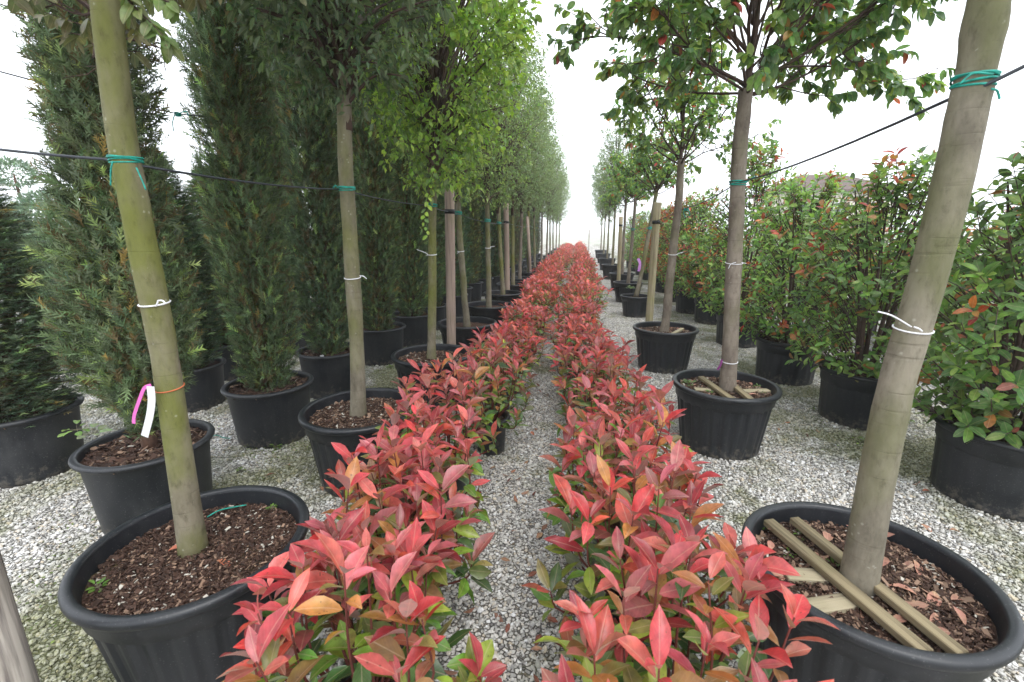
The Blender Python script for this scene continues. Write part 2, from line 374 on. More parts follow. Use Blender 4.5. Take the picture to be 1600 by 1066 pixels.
def pebble_material():
    m, nt, nodes, links, out = new_mat('marble_chip')
    geo = N(nt, 'ShaderNodeNewGeometry'); oi = N(nt, 'ShaderNodeObjectInfo')
    r = ramp(nt, GRAVEL_RAMP); links.new(oi.outputs['Random'], r.inputs[0])
    n1 = N(nt, 'ShaderNodeTexNoise', i_Scale=130.0, i_Detail=3.0); links.new(geo.outputs['Position'], n1.inputs['Vector'])
    rr = ramp(nt, [(0.3, (0.75, 0.75, 0.75)), (0.7, (1.1, 1.1, 1.1))]); links.new(n1.outputs[0], rr.inputs[0])
    c = mixc(nt, 1.0, r.outputs[0], rr.outputs[0], 'MULTIPLY')
    mk = moss_mask(nt, geo.outputs['Position'])
    f = mathn(nt, 'MULTIPLY', mk, mathn(nt, 'ADD', 0.1, mathn(nt, 'MULTIPLY', n1.outputs[0], 1.1)), True)
    c = mixc(nt, f, c, (0.16, 0.17, 0.04))
    p = N(nt, 'ShaderNodeBsdfPrincipled', i_Roughness=0.7); p.inputs['Specular IOR Level'].default_value = 0.3
    links.new(c, p.inputs['Base Color']); links.new(p.outputs[0], out.inputs[0])
    return m
GRAVEL = gravel_ground()
PEBBLE = pebble_material()

# ------------------------------------------------------------------ mesh helpers
def np_mesh(name, V, faces, mat, uv=None, colr=None, smooth=True):
    """faces: list of (n,3)/(n,4) int arrays; uv, colr per vertex"""
    me = bpy.data.meshes.new(name)
    V = np.asarray(V, np.float32)
    me.vertices.add(len(V)); me.vertices.foreach_set('co', V.ravel())
    faces = [np.asarray(f, np.int32) for f in faces if len(f)]
    loops = np.concatenate([f.ravel() for f in faces])
    tot = np.concatenate([np.full(len(f), f.shape[1], np.int32) for f in faces])
    start = np.concatenate([[0], np.cumsum(tot)[:-1]]).astype(np.int32)
    me.loops.add(len(loops)); me.loops.foreach_set('vertex_index', loops)
    me.polygons.add(len(tot)); me.polygons.foreach_set('loop_start', start)
    me.polygons.foreach_set('use_smooth', np.full(len(tot), smooth))
    if uv is not None:
        l = me.uv_layers.new(name='UVMap'); l.data.foreach_set('uv', np.asarray(uv, np.float32)[loops].ravel())
    if colr is not None:
        a = me.color_attributes.new('Col', 'FLOAT_COLOR', 'POINT')
        c4 = np.ones((len(V), 4), np.float32); c4[:, :3] = colr
        a.data.foreach_set('color', c4.ravel())
    me.update(calc_edges=True)
    me.materials.append(mat)
    return me
def link(name, me, parent=None, loc=None):
    o = bpy.data.objects.new(name, me); col.objects.link(o)
    if parent is not None: o.parent = parent
    if loc is not None: o.location = loc
    return o
def tag(o, label, cat, group=None):
    o['label'] = label; o['category'] = cat
    if group: o['group'] = group
    return o
def thing(name, label, cat, loc=(0, 0, 0), rz=0.0, group=None):
    o = bpy.data.objects.new(name, None); col.objects.link(o)
    o.empty_display_size = 0.1
    o.location = loc; o.rotation_euler = (0, 0, rz)
    return tag(o, label, cat, group)

class Geo:
    """collects tubes / boxes / lathes into one mesh"""
    def __init__(s): s.V = []; s.Q = []; s.T = []; s.n = 0
    def add(s, V, Q=(), T=()):
        V = np.asarray(V, float)
        if len(Q): s.Q.append(np.asarray(Q, int) + s.n)
        if len(T): s.T.append(np.asarray(T, int) + s.n)
        s.V.append(V); s.n += len(V)
    def tube(s, P, r, sides=8, cap=True):
        P = np.asarray(P, float); n = len(P)
        r = np.broadcast_to(np.asarray(r, float), (n,))
        tg = np.gradient(P, axis=0); tg /= np.linalg.norm(tg, axis=1)[:, None] + 1e-12
        a = np.array([1.0, 0, 0]) if abs(tg[0][0]) < 0.8 else np.array([0, 1.0, 0])
        u = np.cross(tg[0], a); u /= np.linalg.norm(u)
        ang = np.arange(sides) * 2 * math.pi / sides
        rows = []
        for k in range(n):
            u = u - tg[k] * (u @ tg[k]); u /= np.linalg.norm(u)
            w = np.cross(tg[k], u)
            rows.append(P[k] + r[k] * (np.cos(ang)[:, None] * u + np.sin(ang)[:, None] * w))
        V = np.concatenate(rows)
        i = np.arange(sides); j = (i + 1) % sides
        Q = np.concatenate([np.stack([k * sides + i, k * sides + j, (k + 1) * sides + j, (k + 1) * sides + i], 1) for k in range(n - 1)])
        T = []
        if cap:
            V = np.concatenate([V, P[:1], P[-1:]])
            c0, c1 = n * sides, n * sides + 1
            T = np.concatenate([np.stack([j, i, np.full(sides, c0)], 1), np.stack([(n - 1) * sides + i, (n - 1) * sides + j, np.full(sides, c1)], 1)])
        s.add(V, Q, T)
    def box(s, c, size, M=None, bev=0.0):
        x, y, z = np.asarray(size) / 2.0
        if bev <= 0:
            V = np.array([(sx * x, sy * y, sz * z) for sz in (-1, 1) for sy in (-1, 1) for sx in (-1, 1)])
            Q = [(0, 2, 3, 1), (4, 5, 7, 6), (0, 1, 5, 4), (2, 6, 7, 3), (0, 4, 6, 2), (1, 3, 7, 5)]
        else:   # chamfered: octagon prism rings
            b = bev
            ring = [(x - b, -y), (x, -y + b), (x, y - b), (x - b, y), (-x + b, y), (-x, y - b), (-x, -y + b), (-x + b, -y)]
            ins = [(x - b, -y + b), (x - b, -y + b), (x - b, y - b), (x - b, y - b), (-x + b, y - b), (-x + b, y - b), (-x + b, -y + b), (-x + b, -y + b)]
            V = [(a, c_, -z) for a, c_ in ins] + [(a, c_, -z + b) for a, c_ in ring] + [(a, c_, z - b) for a, c_ in ring] + [(a, c_, z) for a, c_ in ins]
            V = np.array(V)
            Q = []
            for k in range(3):
                for i in range(8):
                    j = (i + 1) % 8
                    Q.append((k * 8 + i, k * 8 + j, (k + 1) * 8 + j, (k + 1) * 8 + i))
            Q += [(24, 26, 28, 30), (6, 4, 2, 0)]
        if M is not None: V = V @ np.asarray(M).T
        s.add(V + np.asarray(c), Q)
    def lathe(s, prof, seg, rfun=None):
        prof = np.asarray(prof, float); n = len(prof)
        ang = np.arange(seg) * 2 * math.pi / seg
        rows = []
        for r, z in prof:
            rr = np.full(seg, r) if rfun is None else rfun(r, z, ang)
            rows.append(np.stack([rr * np.cos(ang), rr * np.sin(ang), np.full(seg, z)], 1))
        i = np.arange(seg); j = (i + 1) % seg
        Q = np.concatenate([np.stack([k * seg + i, (k + 1) * seg + i, (k + 1) * seg + j, k * seg + j], 1) for k in range(n - 1)])
        s.add(np.concatenate(rows), Q)
    def mesh(s, name, mat, smooth=True):
        me = np_mesh(name, np.concatenate(s.V), ([np.concatenate(s.Q)] if s.Q else []) + ([np.concatenate(s.T)] if s.T else []), mat, smooth=smooth)
        return me
def nrm(a): return a / (np.linalg.norm(a, axis=-1, keepdims=True) + 1e-12)
def spline(P, n):
    """Catmull-Rom through the points, n samples"""
    P = np.asarray(P, float)
    Q = np.vstack([2 * P[0] - P[1], P, 2 * P[-1] - P[-2]])
    t = np.linspace(0, len(P) - 1 - 1e-9, n); k = t.astype(int); f = (t - k)[:, None]
    a, b, c, d = Q[k], Q[k + 1], Q[k + 2], Q[k + 3]
    return 0.5 * (2 * b + (c - a) * f + (2 * a - 5 * b + 4 * c - d) * f ** 2 + (3 * b - a - 3 * c + d) * f ** 3)

# ------------------------------------------------------------------ leaves
def leaf_template(widths, fold=0.18, curl=0.14, tip=1.0, twist=0.0):
    """blade along +Y, unit length, unit half-width scale in X; returns V, tris, uv"""
    st = np.linspace(0.10, 0.86, len(widths))
    V = [(0, 0, 0)]; UV = [(0.5, 0)]
    def zc(t): return 0.05 * math.sin(t * 3.0) - curl * t * t
    for t, w in zip(st, widths):
        tw = twist * t
        V += [(-w, t, zc(t) + fold * w + tw * w), (0, t, zc(t)), (w, t, zc(t) + fold * w - tw * w)]
        UV += [(0.5 - 0.5 * w / max(widths), t), (0.5, t), (0.5 + 0.5 * w / max(widths), t)]
    V.append((0, 1, zc(1.0))); UV.append((0.5, 1))
    m = len(widths); T = [(0, 2, 1), (0, 3, 2)]
    for k in range(m - 1):
        a = 1 + 3 * k; b = a + 3
        T += [(a, a + 1, b + 1), (a, b + 1, b), (a + 1, a + 2, b + 2), (a + 1, b + 2, b + 1)]
    a = 1 + 3 * (m - 1); e = len(V) - 1
    T += [(a, a + 1, e), (a + 1, a + 2, e)]
    return np.array(V, float), np.array(T), np.array(UV, float)
PH = [leaf_template((0.22, 0.41, 0.5, 0.43, 0.20), 0.22, 0.10), leaf_template((0.20, 0.38, 0.5, 0.46, 0.22), 0.38, 0.22, twist=0.25), leaf_template((0.22, 0.42, 0.5, 0.41, 0.18), 0.10, -0.06, twist=-0.25), leaf_template((0.18, 0.36, 0.48, 0.48, 0.24), 0.30, 0.38)]
OV = [leaf_template((0.30, 0.49, 0.48, 0.28), 0.15, 0.12), leaf_template((0.28, 0.48, 0.5, 0.30), 0.28, 0.2, twist=0.2), leaf_template((0.30, 0.5, 0.47, 0.26), 0.08, 0.02, twist=-0.2)]
SM = [leaf_template((0.5,), 0.2, 0.1), leaf_template((0.5,), 0.3, 0.2)]
SM[0][0][1:4, 1] = 0.45; SM[1][0][1:4, 1] = 0.45

class Leaves:
    """O origin, D blade direction, Nn blade normal, L length, W width, C colour"""
    def __init__(s): s.O, s.D, s.N, s.L, s.W, s.C = [], [], [], [], [], []
    def add(s, o, d, n, L, W, c):
        s.O.append(o); s.D.append(d); s.N.append(n); s.L.append(L); s.W.append(W); s.C.append(c)
    def arrays(s):
        O, D, Nn = np.array(s.O), nrm(np.array(s.D)), np.array(s.N)
        Nn = nrm(Nn - D * np.sum(Nn * D, 1, keepdims=True))
        return O, D, Nn, np.array(s.L), np.array(s.W), np.array(s.C)
def leaf_mass(name, A, idx, tpls, mat):
    """all leaves idx as one mesh"""
    O, D, Nn, L, W, C = [a[idx] for a in A]
    X = np.cross(D, Nn)
    Vs, Ts, Us, Cs, n = [], [], [], [], 0
    which = np.arange(len(O)) % len(tpls)
    for k, (tv, tt, tu) in enumerate(tpls):
        q = which == k
        if not q.any(): continue
        V = O[q][:, None] + (tv[None, :, 0:1] * W[q][:, None, None]) * X[q][:, None] + (tv[None, :, 1:2] * L[q][:, None, None]) * D[q][:, None] + (tv[None, :, 2:3] * (L[q] * 0.5 + W[q] * 0.5)[:, None, None]) * Nn[q][:, None]
        m = len(tv); c = q.sum()
        Vs.append(V.reshape(-1, 3)); Ts.append((tt[None] + (np.arange(c) * m)[:, None, None]).reshape(-1, 3) + n)
        Us.append(np.tile(tu, (c, 1))); Cs.append(np.repeat(C[q], m, 0)); n += c * m
    return np_mesh(name, np.concatenate(Vs), [np.concatenate(Ts)], mat, np.concatenate(Us), np.concatenate(Cs))
_leaf_me = {}
def leaf_shapes(key, tpls, mat):
    if key not in _leaf_me:
        _leaf_me[key] = [np_mesh('leaf', t[0], [t[1]], mat, t[2]) for t in tpls]
    return _leaf_me[key]
def leaf_objects(A, idx, key, tpls, mat, parent, name='leaf'):
    shapes = leaf_shapes(key, tpls, mat)
    O, D, Nn, L, W, C = A
    X = np.cross(D, Nn)
    for q, i in enumerate(idx):
        o = bpy.data.objects.new(name, shapes[q % len(shapes)]); col.objects.link(o); o.parent = parent
        zs = (L[i] + W[i]) * 0.5
        M = Matrix.Identity(4)
        for r in range(3):
            M[r][0] = X[i][r] * W[i]; M[r][1] = D[i][r] * L[i]; M[r][2] = Nn[i][r] * zs; M[r][3] = O[i][r]
        o.matrix_basis = M
        o.color = (*C[i], 1)
def biggest_in_view(A, base, rz, count, pad=30):
    """indices of the leaves that show largest in the photo"""
    c, s = math.cos(rz), math.sin(rz)
    O = A[0]
    P = np.stack([O[:, 0] * c - O[:, 1] * s, O[:, 0] * s + O[:, 1] * c, O[:, 2]], 1) + np.asarray(base)
    d = P - _C; z = d @ _F
    zz = np.maximum(z, 0.05)
    x = CX + F_PX * (d @ _R) / zz; y = CY - F_PX * (d @ _U) / zz
    ok = (z > 0.1) & (x > -pad) & (x < 1600 + pad) & (y > -pad) & (y < 1066 + pad)
    size = np.where(ok, A[3] / zz, -zz)
    order = np.argsort(-size)
    k = min(count, int(ok.sum()))
    return order[:k], order[k:]

# ------------------------------------------------------------------ setting
def sheet(name, x0, x1, y0, y1, z, mat, nx=1, ny=1):
    xs, ys = np.linspace(x0, x1, nx + 1), np.linspace(y0, y1, ny + 1)
    V = np.array([(x, y, z) for y in ys for x in xs]); w = nx + 1
    Q = [(j * w + i, j * w + i + 1, (j + 1) * w + i + 1, (j + 1) * w + i) for j in range(ny) for i in range(nx)]
    o = link(name, np_mesh(name, V, [np.array(Q)], mat, smooth=False)); o['kind'] = 'structure'
    return o
sheet('gravel_ground', -600, 600, -60, 900, 0.0, GRAVEL, 2, 2)
sheet('field', -600, 600, 60, 899, 0.004, FIELD, 2, 2)

# white marble chips lying loose on the ground: points with a chip instanced on each
def gravel_chips():
    pts = []
    for (y0, y1, dens) in ((0.3, 1.6, 3600), (1.6, 3.2, 3600), (3.2, 5.0, 3000), (5.0, 7.5, 2000), (7.5, 10.5, 1200)):
        xl, xr = -1.0 - 0.95 * y1 - 0.2, 0.9 + 0.85 * y1
        n = int((xr - xl) * (y1 - y0) * dens)
        pts.append(np.stack([rng.uniform(xl, xr, n), rng.uniform(y0, y1, n), rng.uniform(-0.001, 0.009, n)], 1))
    P = np.concatenate(pts)
    x, y, z = project_many(P)
    P = P[(x > -60) & (x < 1660) & (y < 1130)]
    me = bpy.data.meshes.new('gravel_chips')
    me.vertices.add(len(P)); me.vertices.foreach_set('co', P.astype(np.float32).ravel())
    s = (0.0062 * np.exp(rng.normal(0, 0.33, len(P)))).astype(np.float32)
    big = rng.random(len(P)) < 0.02; s[big] *= 1.5
    s = np.minimum(s, 0.016)
    S = np.stack([s * rng.uniform(0.9, 1.6, len(P)), s * rng.uniform(0.8, 1.2, len(P)), s * rng.uniform(0.5, 0.85, len(P))], 1).astype(np.float32)
    Rt = np.stack([rng.normal(0, 0.45, len(P)), rng.normal(0, 0.45, len(P)), rng.uniform(0, 6.28, len(P))], 1).astype(np.float32)
    for nm, arr in (('chip_scale', S), ('chip_rot', Rt)):
        a = me.attributes.new(nm, 'FLOAT_VECTOR', 'POINT'); a.data.foreach_set('vector', arr.ravel())
    me.update(); me.materials.append(PEBBLE)
    o = link('gravel', me); o['kind'] = 'stuff'
    tag(o, 'loose white and grey gravel chips covering the ground between the pots', 'gravel')
    ng = bpy.data.node_groups.new('scatter_chips', 'GeometryNodeTree')
    ng.interface.new_socket('Geometry', in_out='INPUT', socket_type='NodeSocketGeometry')
    ng.interface.new_socket('Geometry', in_out='OUTPUT', socket_type='NodeSocketGeometry')
    gi = ng.nodes.new('NodeGroupInput'); go = ng.nodes.new('NodeGroupOutput')
    ico = ng.nodes.new('GeometryNodeMeshIcoSphere'); ico.inputs['Radius'].default_value = 1.0; ico.inputs['Subdivisions'].default_value = 1
    sm = ng.nodes.new('GeometryNodeSetMaterial'); sm.inputs['Material'].default_value = PEBBLE
    ss = ng.nodes.new('GeometryNodeSetShadeSmooth'); ss.inputs['Shade Smooth'].default_value = False
    iop = ng.nodes.new('GeometryNodeInstanceOnPoints')
    m2p = ng.nodes.new('GeometryNodeMeshToPoints')
    a1 = ng.nodes.new('GeometryNodeInputNamedAttribute'); a1.data_type = 'FLOAT_VECTOR'; a1.inputs['Name'].default_value = 'chip_scale'
    a2 = ng.nodes.new('GeometryNodeInputNamedAttribute'); a2.data_type = 'FLOAT_VECTOR'; a2.inputs['Name'].default_value = 'chip_rot'
    e2r = ng.nodes.new('FunctionNodeEulerToRotation')
    L = ng.links
    L.new(gi.outputs[0], m2p.inputs['Mesh']); L.new(m2p.outputs[0], iop.inputs['Points'])
    L.new(ico.outputs[0], ss.inputs[0]); L.new(ss.outputs[0], sm.inputs[0]); L.new(sm.outputs[0], iop.inputs['Instance'])
    L.new(a1.outputs[0], iop.inputs['Scale']); L.new(a2.outputs[0], e2r.inputs[0]); L.new(e2r.outputs[0], iop.inputs['Rotation'])
    L.new(iop.outputs[0], go.inputs[0])
    md = o.modifiers.new('scatter', 'NODES'); md.node_group = ng
    return len(P)
def project_many(P):
    d = P - _C; z = np.maximum(d @ _F, 0.05)
    return CX + F_PX * (d @ _R) / z, CY - F_PX * (d @ _U) / z, z
N_CHIPS = gravel_chips()

# ------------------------------------------------------------------ pots
def pot_meshes(key, R, H, Rb, flutes, mat, seg, lip=0.034, band=0.075, depth=0.008, soil_drop=0.075):
    """body, rim and soil of a round nursery tub"""
    def rf(r, z, ang):
        k = 0.0
        if flutes and 0.02 < z < H - lip - band - 0.006:
            ph = (ang * flutes / (2 * math.pi)) % 1.0
            return np.full(len(ang), r) - depth * (ph < 0.42)
        return np.full(len(ang), r)
    g = Geo()
    t = lambda z: Rb + (R - 0.022 - Rb) * z / H
    prof = [(t(H - 0.02) - 0.012, H - 0.01), (t(H - 0.02) + 0.0, H - 0.006), (t(H - lip), H - lip)]
    if band: prof += [(t(H - lip - band) + 0.004, H - lip - band), (t(H - lip - band) - 0.006, H - lip - band - 0.009)]
    zz = (H - lip - band) - 0.02
    prof += [(t(zz) - 0.006, zz), (t(zz * 0.66) - 0.006, zz * 0.66), (t(zz * 0.33) - 0.006, zz * 0.33), (t(0.035) - 0.006, 0.035), (t(0.015) - 0.004, 0.015), (Rb - 0.012, 0.0), (0.001, 0.0)]
    g.lathe(prof, seg, rf)
    gi = [(t(H - 0.02) - 0.012, H - 0.01), (t(H - soil_drop) - 0.018, H - soil_drop - 0.05)]
    gg = Geo(); gg.lathe(gi[::-1], seg); g.add(np.concatenate(gg.V), np.concatenate(gg.Q))
    body = g.mesh('pot_body', mat)
    g2 = Geo()
    ri, ro, w = t(H) - 0.016, R, lip
    pr = [(ri, H - 0.016), (ri + 0.002, H - 0.004), (ri + 0.008, H + 0.001), (ro - 0.010, H), (ro - 0.003, H - 0.005), (ro, H - 0.013), (ro - 0.001, H - w * 0.7), (ro - 0.005, H - w), (t(H - w) - 0.004, H - w - 0.003)]
    g2.lathe(pr, seg); rim = g2.mesh('pot_rim', mat)
    g3 = Geo(); rs = t(H - soil_drop) - 0.012
    rows = 9; sg = 40; V = [(0, 0, H - soil_drop + 0.012)]; T = []; Q = []
    for k in range(1, rows + 1):
        for i in range(sg):
            a = i * 2 * math.pi / sg; r = rs * k / rows
            V.append((r * math.cos(a), r * math.sin(a), H - soil_drop + 0.012 * (1 - k / rows) + rng.normal(0, 0.0035)))
    for i in range(sg): T.append((0, 1 + i, 1 + (i + 1) % sg))
    for k in range(rows - 1):
        for i in range(sg):
            a = 1 + k * sg + i; b = 1 + k * sg + (i + 1) % sg
            Q.append((a, a + sg, b + sg, b))
    g3.add(V, Q, T); soil = g3.mesh('pot_soil', SOIL)
    return dict(body=body, rim=rim, soil=soil, rs=rs, zs=H - soil_drop, R=R, H=H)
POT_TREE = pot_meshes('tree', 0.375, 0.50, 0.285, 26, PLASTIC, 208)
POT_TREE_FAR = pot_meshes('tree_far', 0.375, 0.50, 0.285, 26, PLASTIC, 104)
POT_CYP = pot_meshes('cyp', 0.325, 0.45, 0.265, 0, PLASTIC_DUSTY, 96, 0.026, 0.0, 0, 0.05)
POT_BUSH = pot_meshes('bush', 0.335, 0.46, 0.285, 22, PLASTIC, 88, 0.03, 0.085, 0.005, 0.06)
POT_SMALL = pot_meshes('small', 0.145, 0.28, 0.105, 0, PLASTIC, 40, 0.02, 0.0, 0, 0.03)

def chips_mesh(rs, zs, n, seed, hole=0.06, pale=0.25, size=1.0):
    r = np.random.default_rng(seed)
    a = r.uniform(0, 6.283, n); rad = np.sqrt(r.uniform(0, 1, n)) * (rs - 0.01)
    P = np.stack([rad * np.cos(a), rad * np.sin(a), np.full(n, zs + 0.008) + 0.012 * (1 - rad / rs) + r.uniform(-0.004, 0.008, n)], 1)
    Lh = r.lognormal(math.log(0.010), 0.45, n) * size; Wh = Lh * r.uniform(0.2, 0.6, n)
    th = r.uniform(0, 6.283, n); tilt = r.normal(0, 0.4, n)
    D = np.stack([np.cos(th) * np.cos(tilt), np.sin(th) * np.cos(tilt), np.sin(tilt)], 1)
    X = nrm(np.cross(D, np.array([0, 0, 1.0]) + r.normal(0, 0.35, (n, 3)))); Nn = np.cross(X, D)
    t = 0.0016 * size
    cor = []
    for sz in (-1, 1):
        for (sx, sy) in ((-1, -1), (1, -1), (1, 1), (-1, 1)):
            cor.append(P + D * (sy * Lh)[:, None] + X * (sx * Wh)[:, None] + Nn * (sz * t))
    V = np.stack(cor, 1).reshape(-1, 3)
    q = np.array([(4, 5, 6, 7), (0, 1, 5, 4), (1, 2, 6, 5), (2, 3, 7, 6), (3, 0, 4, 7)])
    Q = (q[None] + (np.arange(n) * 8)[:, None, None]).reshape(-1, 4)
    k = r.random(n)
    base = np.where((k < pale)[:, None], np.array([0.20, 0.13, 0.09]), np.array([0.055, 0.030, 0.021])) * r.uniform(0.5, 1.5, (n, 1))
    base[r.random(n) < 0.025] = (0.45, 0.42, 0.36)
    return np_mesh('mulch', V, [Q], CHIPS, colr=np.repeat(base, 8, 0), smooth=False)
MULCH_NEAR = chips_mesh(POT_TREE['rs'], POT_TREE['zs'], 7500, 3, size=0.5, pale=0.16)
MULCH_DRY = chips_mesh(POT_TREE['rs'], POT_TREE['zs'], 6000, 4, pale=0.3, size=0.62)
MULCH_CYP = chips_mesh(POT_CYP['rs'], POT_CYP['zs'], 900, 5, size=1.2)

def add_pot(root, pm, scale=1.0, mulch=None, soil=True):
    p = link('pot', pm['body'], root); p.scale = (scale,) * 3
    link('rim', pm['rim'], p)
    s = None
    if soil:
        s = link('soil', pm['soil'], root); s.scale = (scale,) * 3
        if mulch is not None:
            m = link('mulch', mulch, s); m['kind'] = 'stuff'
    return p, s

# ------------------------------------------------------------------ shoots and shrubs
RED = np.array([(0.47, 0.042, 0.048), (0.50, 0.075, 0.082), (0.42, 0.055, 0.07), (0.48, 0.07, 0.05), (0.27, 0.026, 0.034), (0.46, 0.11, 0.125), (0.40, 0.085, 0.10), (0.48, 0.10, 0.085)])
MID = np.array([(0.36, 0.10, 0.06), (0.36, 0.14, 0.045), (0.30, 0.10, 0.075), (0.24, 0.13, 0.05), (0.42, 0.17, 0.05), (0.27, 0.07, 0.07), (0.20, 0.17, 0.05)])
GRN = np.array([(0.10, 0.20, 0.03), (0.16, 0.26, 0.03), (0.06, 0.13, 0.035), (0.22, 0.25, 0.045), (0.05, 0.10, 0.03), (0.13, 0.17, 0.05), (0.28, 0.33, 0.05)])
def pick(r, P, jit=0.16): return P[r.integers(len(P))] * np.exp(r.normal(0, jit)) * np.exp(r.normal(0, 0.05, 3))

def make_shoot(r, path, lv, t0, n, size, ripe, tip_spread=(0.45, 0.85), low_spread=(1.0, 1.5), colf=None, aspect=0.4):
    """leaves spirally along a shoot path: crowded upright tip, looser spreading leaves lower down"""
    P = np.asarray(path); m = len(P)
    ph = r.uniform(0, 6.28)
    for k in range(n):
        u = (k + 0.5 * r.random()) / n                    # 0 low .. 1 tip
        t = t0 + (1 - t0) * (1 - (1 - u) ** 1.7)
        f = min(t, 0.999) * (m - 1); i = int(f); o = P[i] + (P[i + 1] - P[i]) * (f - i)
        ax = nrm(P[i + 1] - P[i])
        a = np.cross(ax, (0.3, 0.2, 1.0) if abs(ax[2]) < 0.95 else (1.0, 0, 0)); a = nrm(a); b = np.cross(ax, a)
        ph += 2.399 + r.normal(0, 0.15)
        side = a * math.cos(ph) + b * math.sin(ph)
        w = u ** 1.3
        sp = (1 - w) * r.uniform(*low_spread) + w * r.uniform(*tip_spread)
        D = ax * math.cos(sp) + side * math.sin(sp)
        D = nrm(D + np.array([0, 0, -0.20 * (1 - w) + r.normal(0, 0.06)]) + r.normal(0, 0.08, 3))
        Nn = nrm(ax * math.sin(sp) - side * math.cos(sp) + np.array([0, 0, 0.35]) + r.normal(0, 0.22, 3))
        young = max(0.0, (u - 0.9) * 5)
        L = size * r.uniform(0.62, 1.2) * (1 - 0.5 * young) * (0.8 + 0.2 * min(1, u * 2.2))
        c = colf(r, u, o) if colf else pick(r, RED)
        lv.add(o + D * 0.008, D, Nn, L, L * aspect * r.uniform(0.85, 1.15), c)

def photinia_small(seed, n_shoots=17, height=0.50, spread=0.30, size=0.105, redness=0.62, leaves=16, base_z=0.25, low=3, old=26):
    """stems and leaf arrays of a young red-leaved bush; z = 0 is the ground under its pot"""
    r = np.random.default_rng(seed)
    lv = Leaves(); g = Geo()
    def colf_for(ripe):
        def colf(r, u, o):
            p = redness * ripe + 0.85 * (u - 0.58) + r.normal(0, 0.15)
            if p > 0.50: return pick(r, RED)
            if p > 0.26: return pick(r, MID)
            return pick(r, GRN)
        return colf
    for k in range(n_shoots):
        lowk = k >= n_shoots - low
        a = k * 2.399 + r.normal(0, 0.25)
        q = math.sqrt((k + 0.6) / n_shoots)
        rad = spread * q * r.uniform(0.85, 1.15)
        top = base_z + height * (1.08 - 0.52 * q ** 2) * r.uniform(0.86, 1.12)
        if lowk: top = base_z + height * r.uniform(0.12, 0.4); rad = spread * r.uniform(0.7, 1.05)
        tip = np.array([rad * math.cos(a), rad * math.sin(a), top])
        b = np.array([0.03 * math.cos(a), 0.03 * math.sin(a), base_z - 0.02])
        mid = b + (tip - b) * 0.5 + np.array([0.10 * math.cos(a), 0.10 * math.sin(a), -0.02]) * q + r.normal(0, 0.018, 3)
        P = spline([b, mid, tip], 9)
        g.tube(P, np.linspace(0.0055, 0.0022, 9), 5)
        ripe = r.uniform(0.65, 1.12) * (0.6 if lowk else 1.0)
        make_shoot(r, P, lv, 0.30, leaves, size * r.uniform(0.85, 1.1), ripe, colf=colf_for(ripe))
    # older green leaves deep in the bush
    for k in range(old):
        a = r.uniform(0, 6.28); rad = spread * r.uniform(0.15, 0.85)
        o = np.array([rad * math.cos(a), rad * math.sin(a), base_z + height * r.uniform(0.08, 0.55)])
        D = nrm(np.array([math.cos(a), math.sin(a), r.uniform(-0.6, 0.5)]) + r.normal(0, 0.3, 3))
        lv.add(o, D, np.array([0, 0, 1.0]) + r.normal(0, 0.4, 3), size * r.uniform(0.7, 1.0), size * 0.4 * r.uniform(0.9, 1.2), pick(r, GRN))
    return g.mesh('stems', BARK_RED), lv.arrays()

# two rows of young red photinia along the gravel path
G_SHRUB = 'red photinia rows along the gravel path'
def shrub(x, y, rz, scale, label, stems, A=None, foliage=None, indiv=0, tilt=0):
    root = thing('photinia_shrub', label, 'shrub', (x, y, 0), rz, G_SHRUB)
    add_pot(root, POT_SMALL, 1.0)
    st = link('stems', stems, root); st.scale = (1, 1, scale)
    if foliage is not None:
        f = link('foliage', foliage, root); f.scale = (1, 1, scale); f['kind'] = 'stuff'
    else:
        A = [a.copy() for a in A]; A[0][:, 2] *= scale
        big, rest = biggest_in_view(A, (x, y, 0), rz, indiv)
        fol = link('foliage', leaf_mass('foliage', A, rest, PH, LEAF_COL), root) if len(rest) else None
        if fol is not None: fol['kind'] = 'stuff'
        leaf_objects(A, big, 'PH', PH, LEAF_OBJ, fol if fol is not None else root)
    return root
NEAR = {   # row: list of (x, y, seed, scale, label, spread, height, redness)
 'A': [(-0.58, 0.98, 11, 1.0, 'red photinia shrub crowded against the mossy trunk tub, first of its row', 0.33, 0.48, 0.56),
       (-0.66, 1.42, 16, 1.0, 'red photinia shrub second in the row starting at the mossy trunk tub', 0.33, 0.50, 0.60),
       (-0.70, 1.90, 12, 1.0, 'red photinia shrub just past the mossy trunk tub, third of its row', 0.30, 0.50, 0.60),
       (-0.74, 2.42, 13, 1.0, 'tall coral photinia shrub half hiding the pot of the grey slender tree', 0.28, 0.56, 0.60),
       (-0.60, 3.08, 14, 1.0, 'greener photinia shrub showing its small black pot beside the path', 0.33, 0.50, 0.44),
       (-0.66, 3.72, 15, 1.0, 'dusky photinia shrub next after the one with its pot showing', 0.30, 0.46, 0.55)],
 'B': [(0.28, 0.98, 21, 1.0, 'coral and green photinia shrub leaning over the pot with planks', 0.36, 0.48, 0.50),
       (0.28, 1.44, 26, 1.0, 'red photinia shrub second in the row starting at the stout trunk tub', 0.34, 0.50, 0.54),
       (0.22, 1.92, 22, 1.0, 'red photinia shrub with a long upright red stem beside the path', 0.32, 0.50, 0.54),
       (0.30, 2.45, 23, 1.0, 'red photinia shrub reaching towards the planked pot of the grey standard', 0.33, 0.46, 0.58),
       (0.22, 3.03, 24, 1.0, 'pink red photinia shrub opposite the one with its pot showing', 0.31, 0.46, 0.58),
       (0.20, 3.66, 25, 1.0, 'mixed red photinia shrub level with the second planked pot', 0.30, 0.46, 0.54)]}
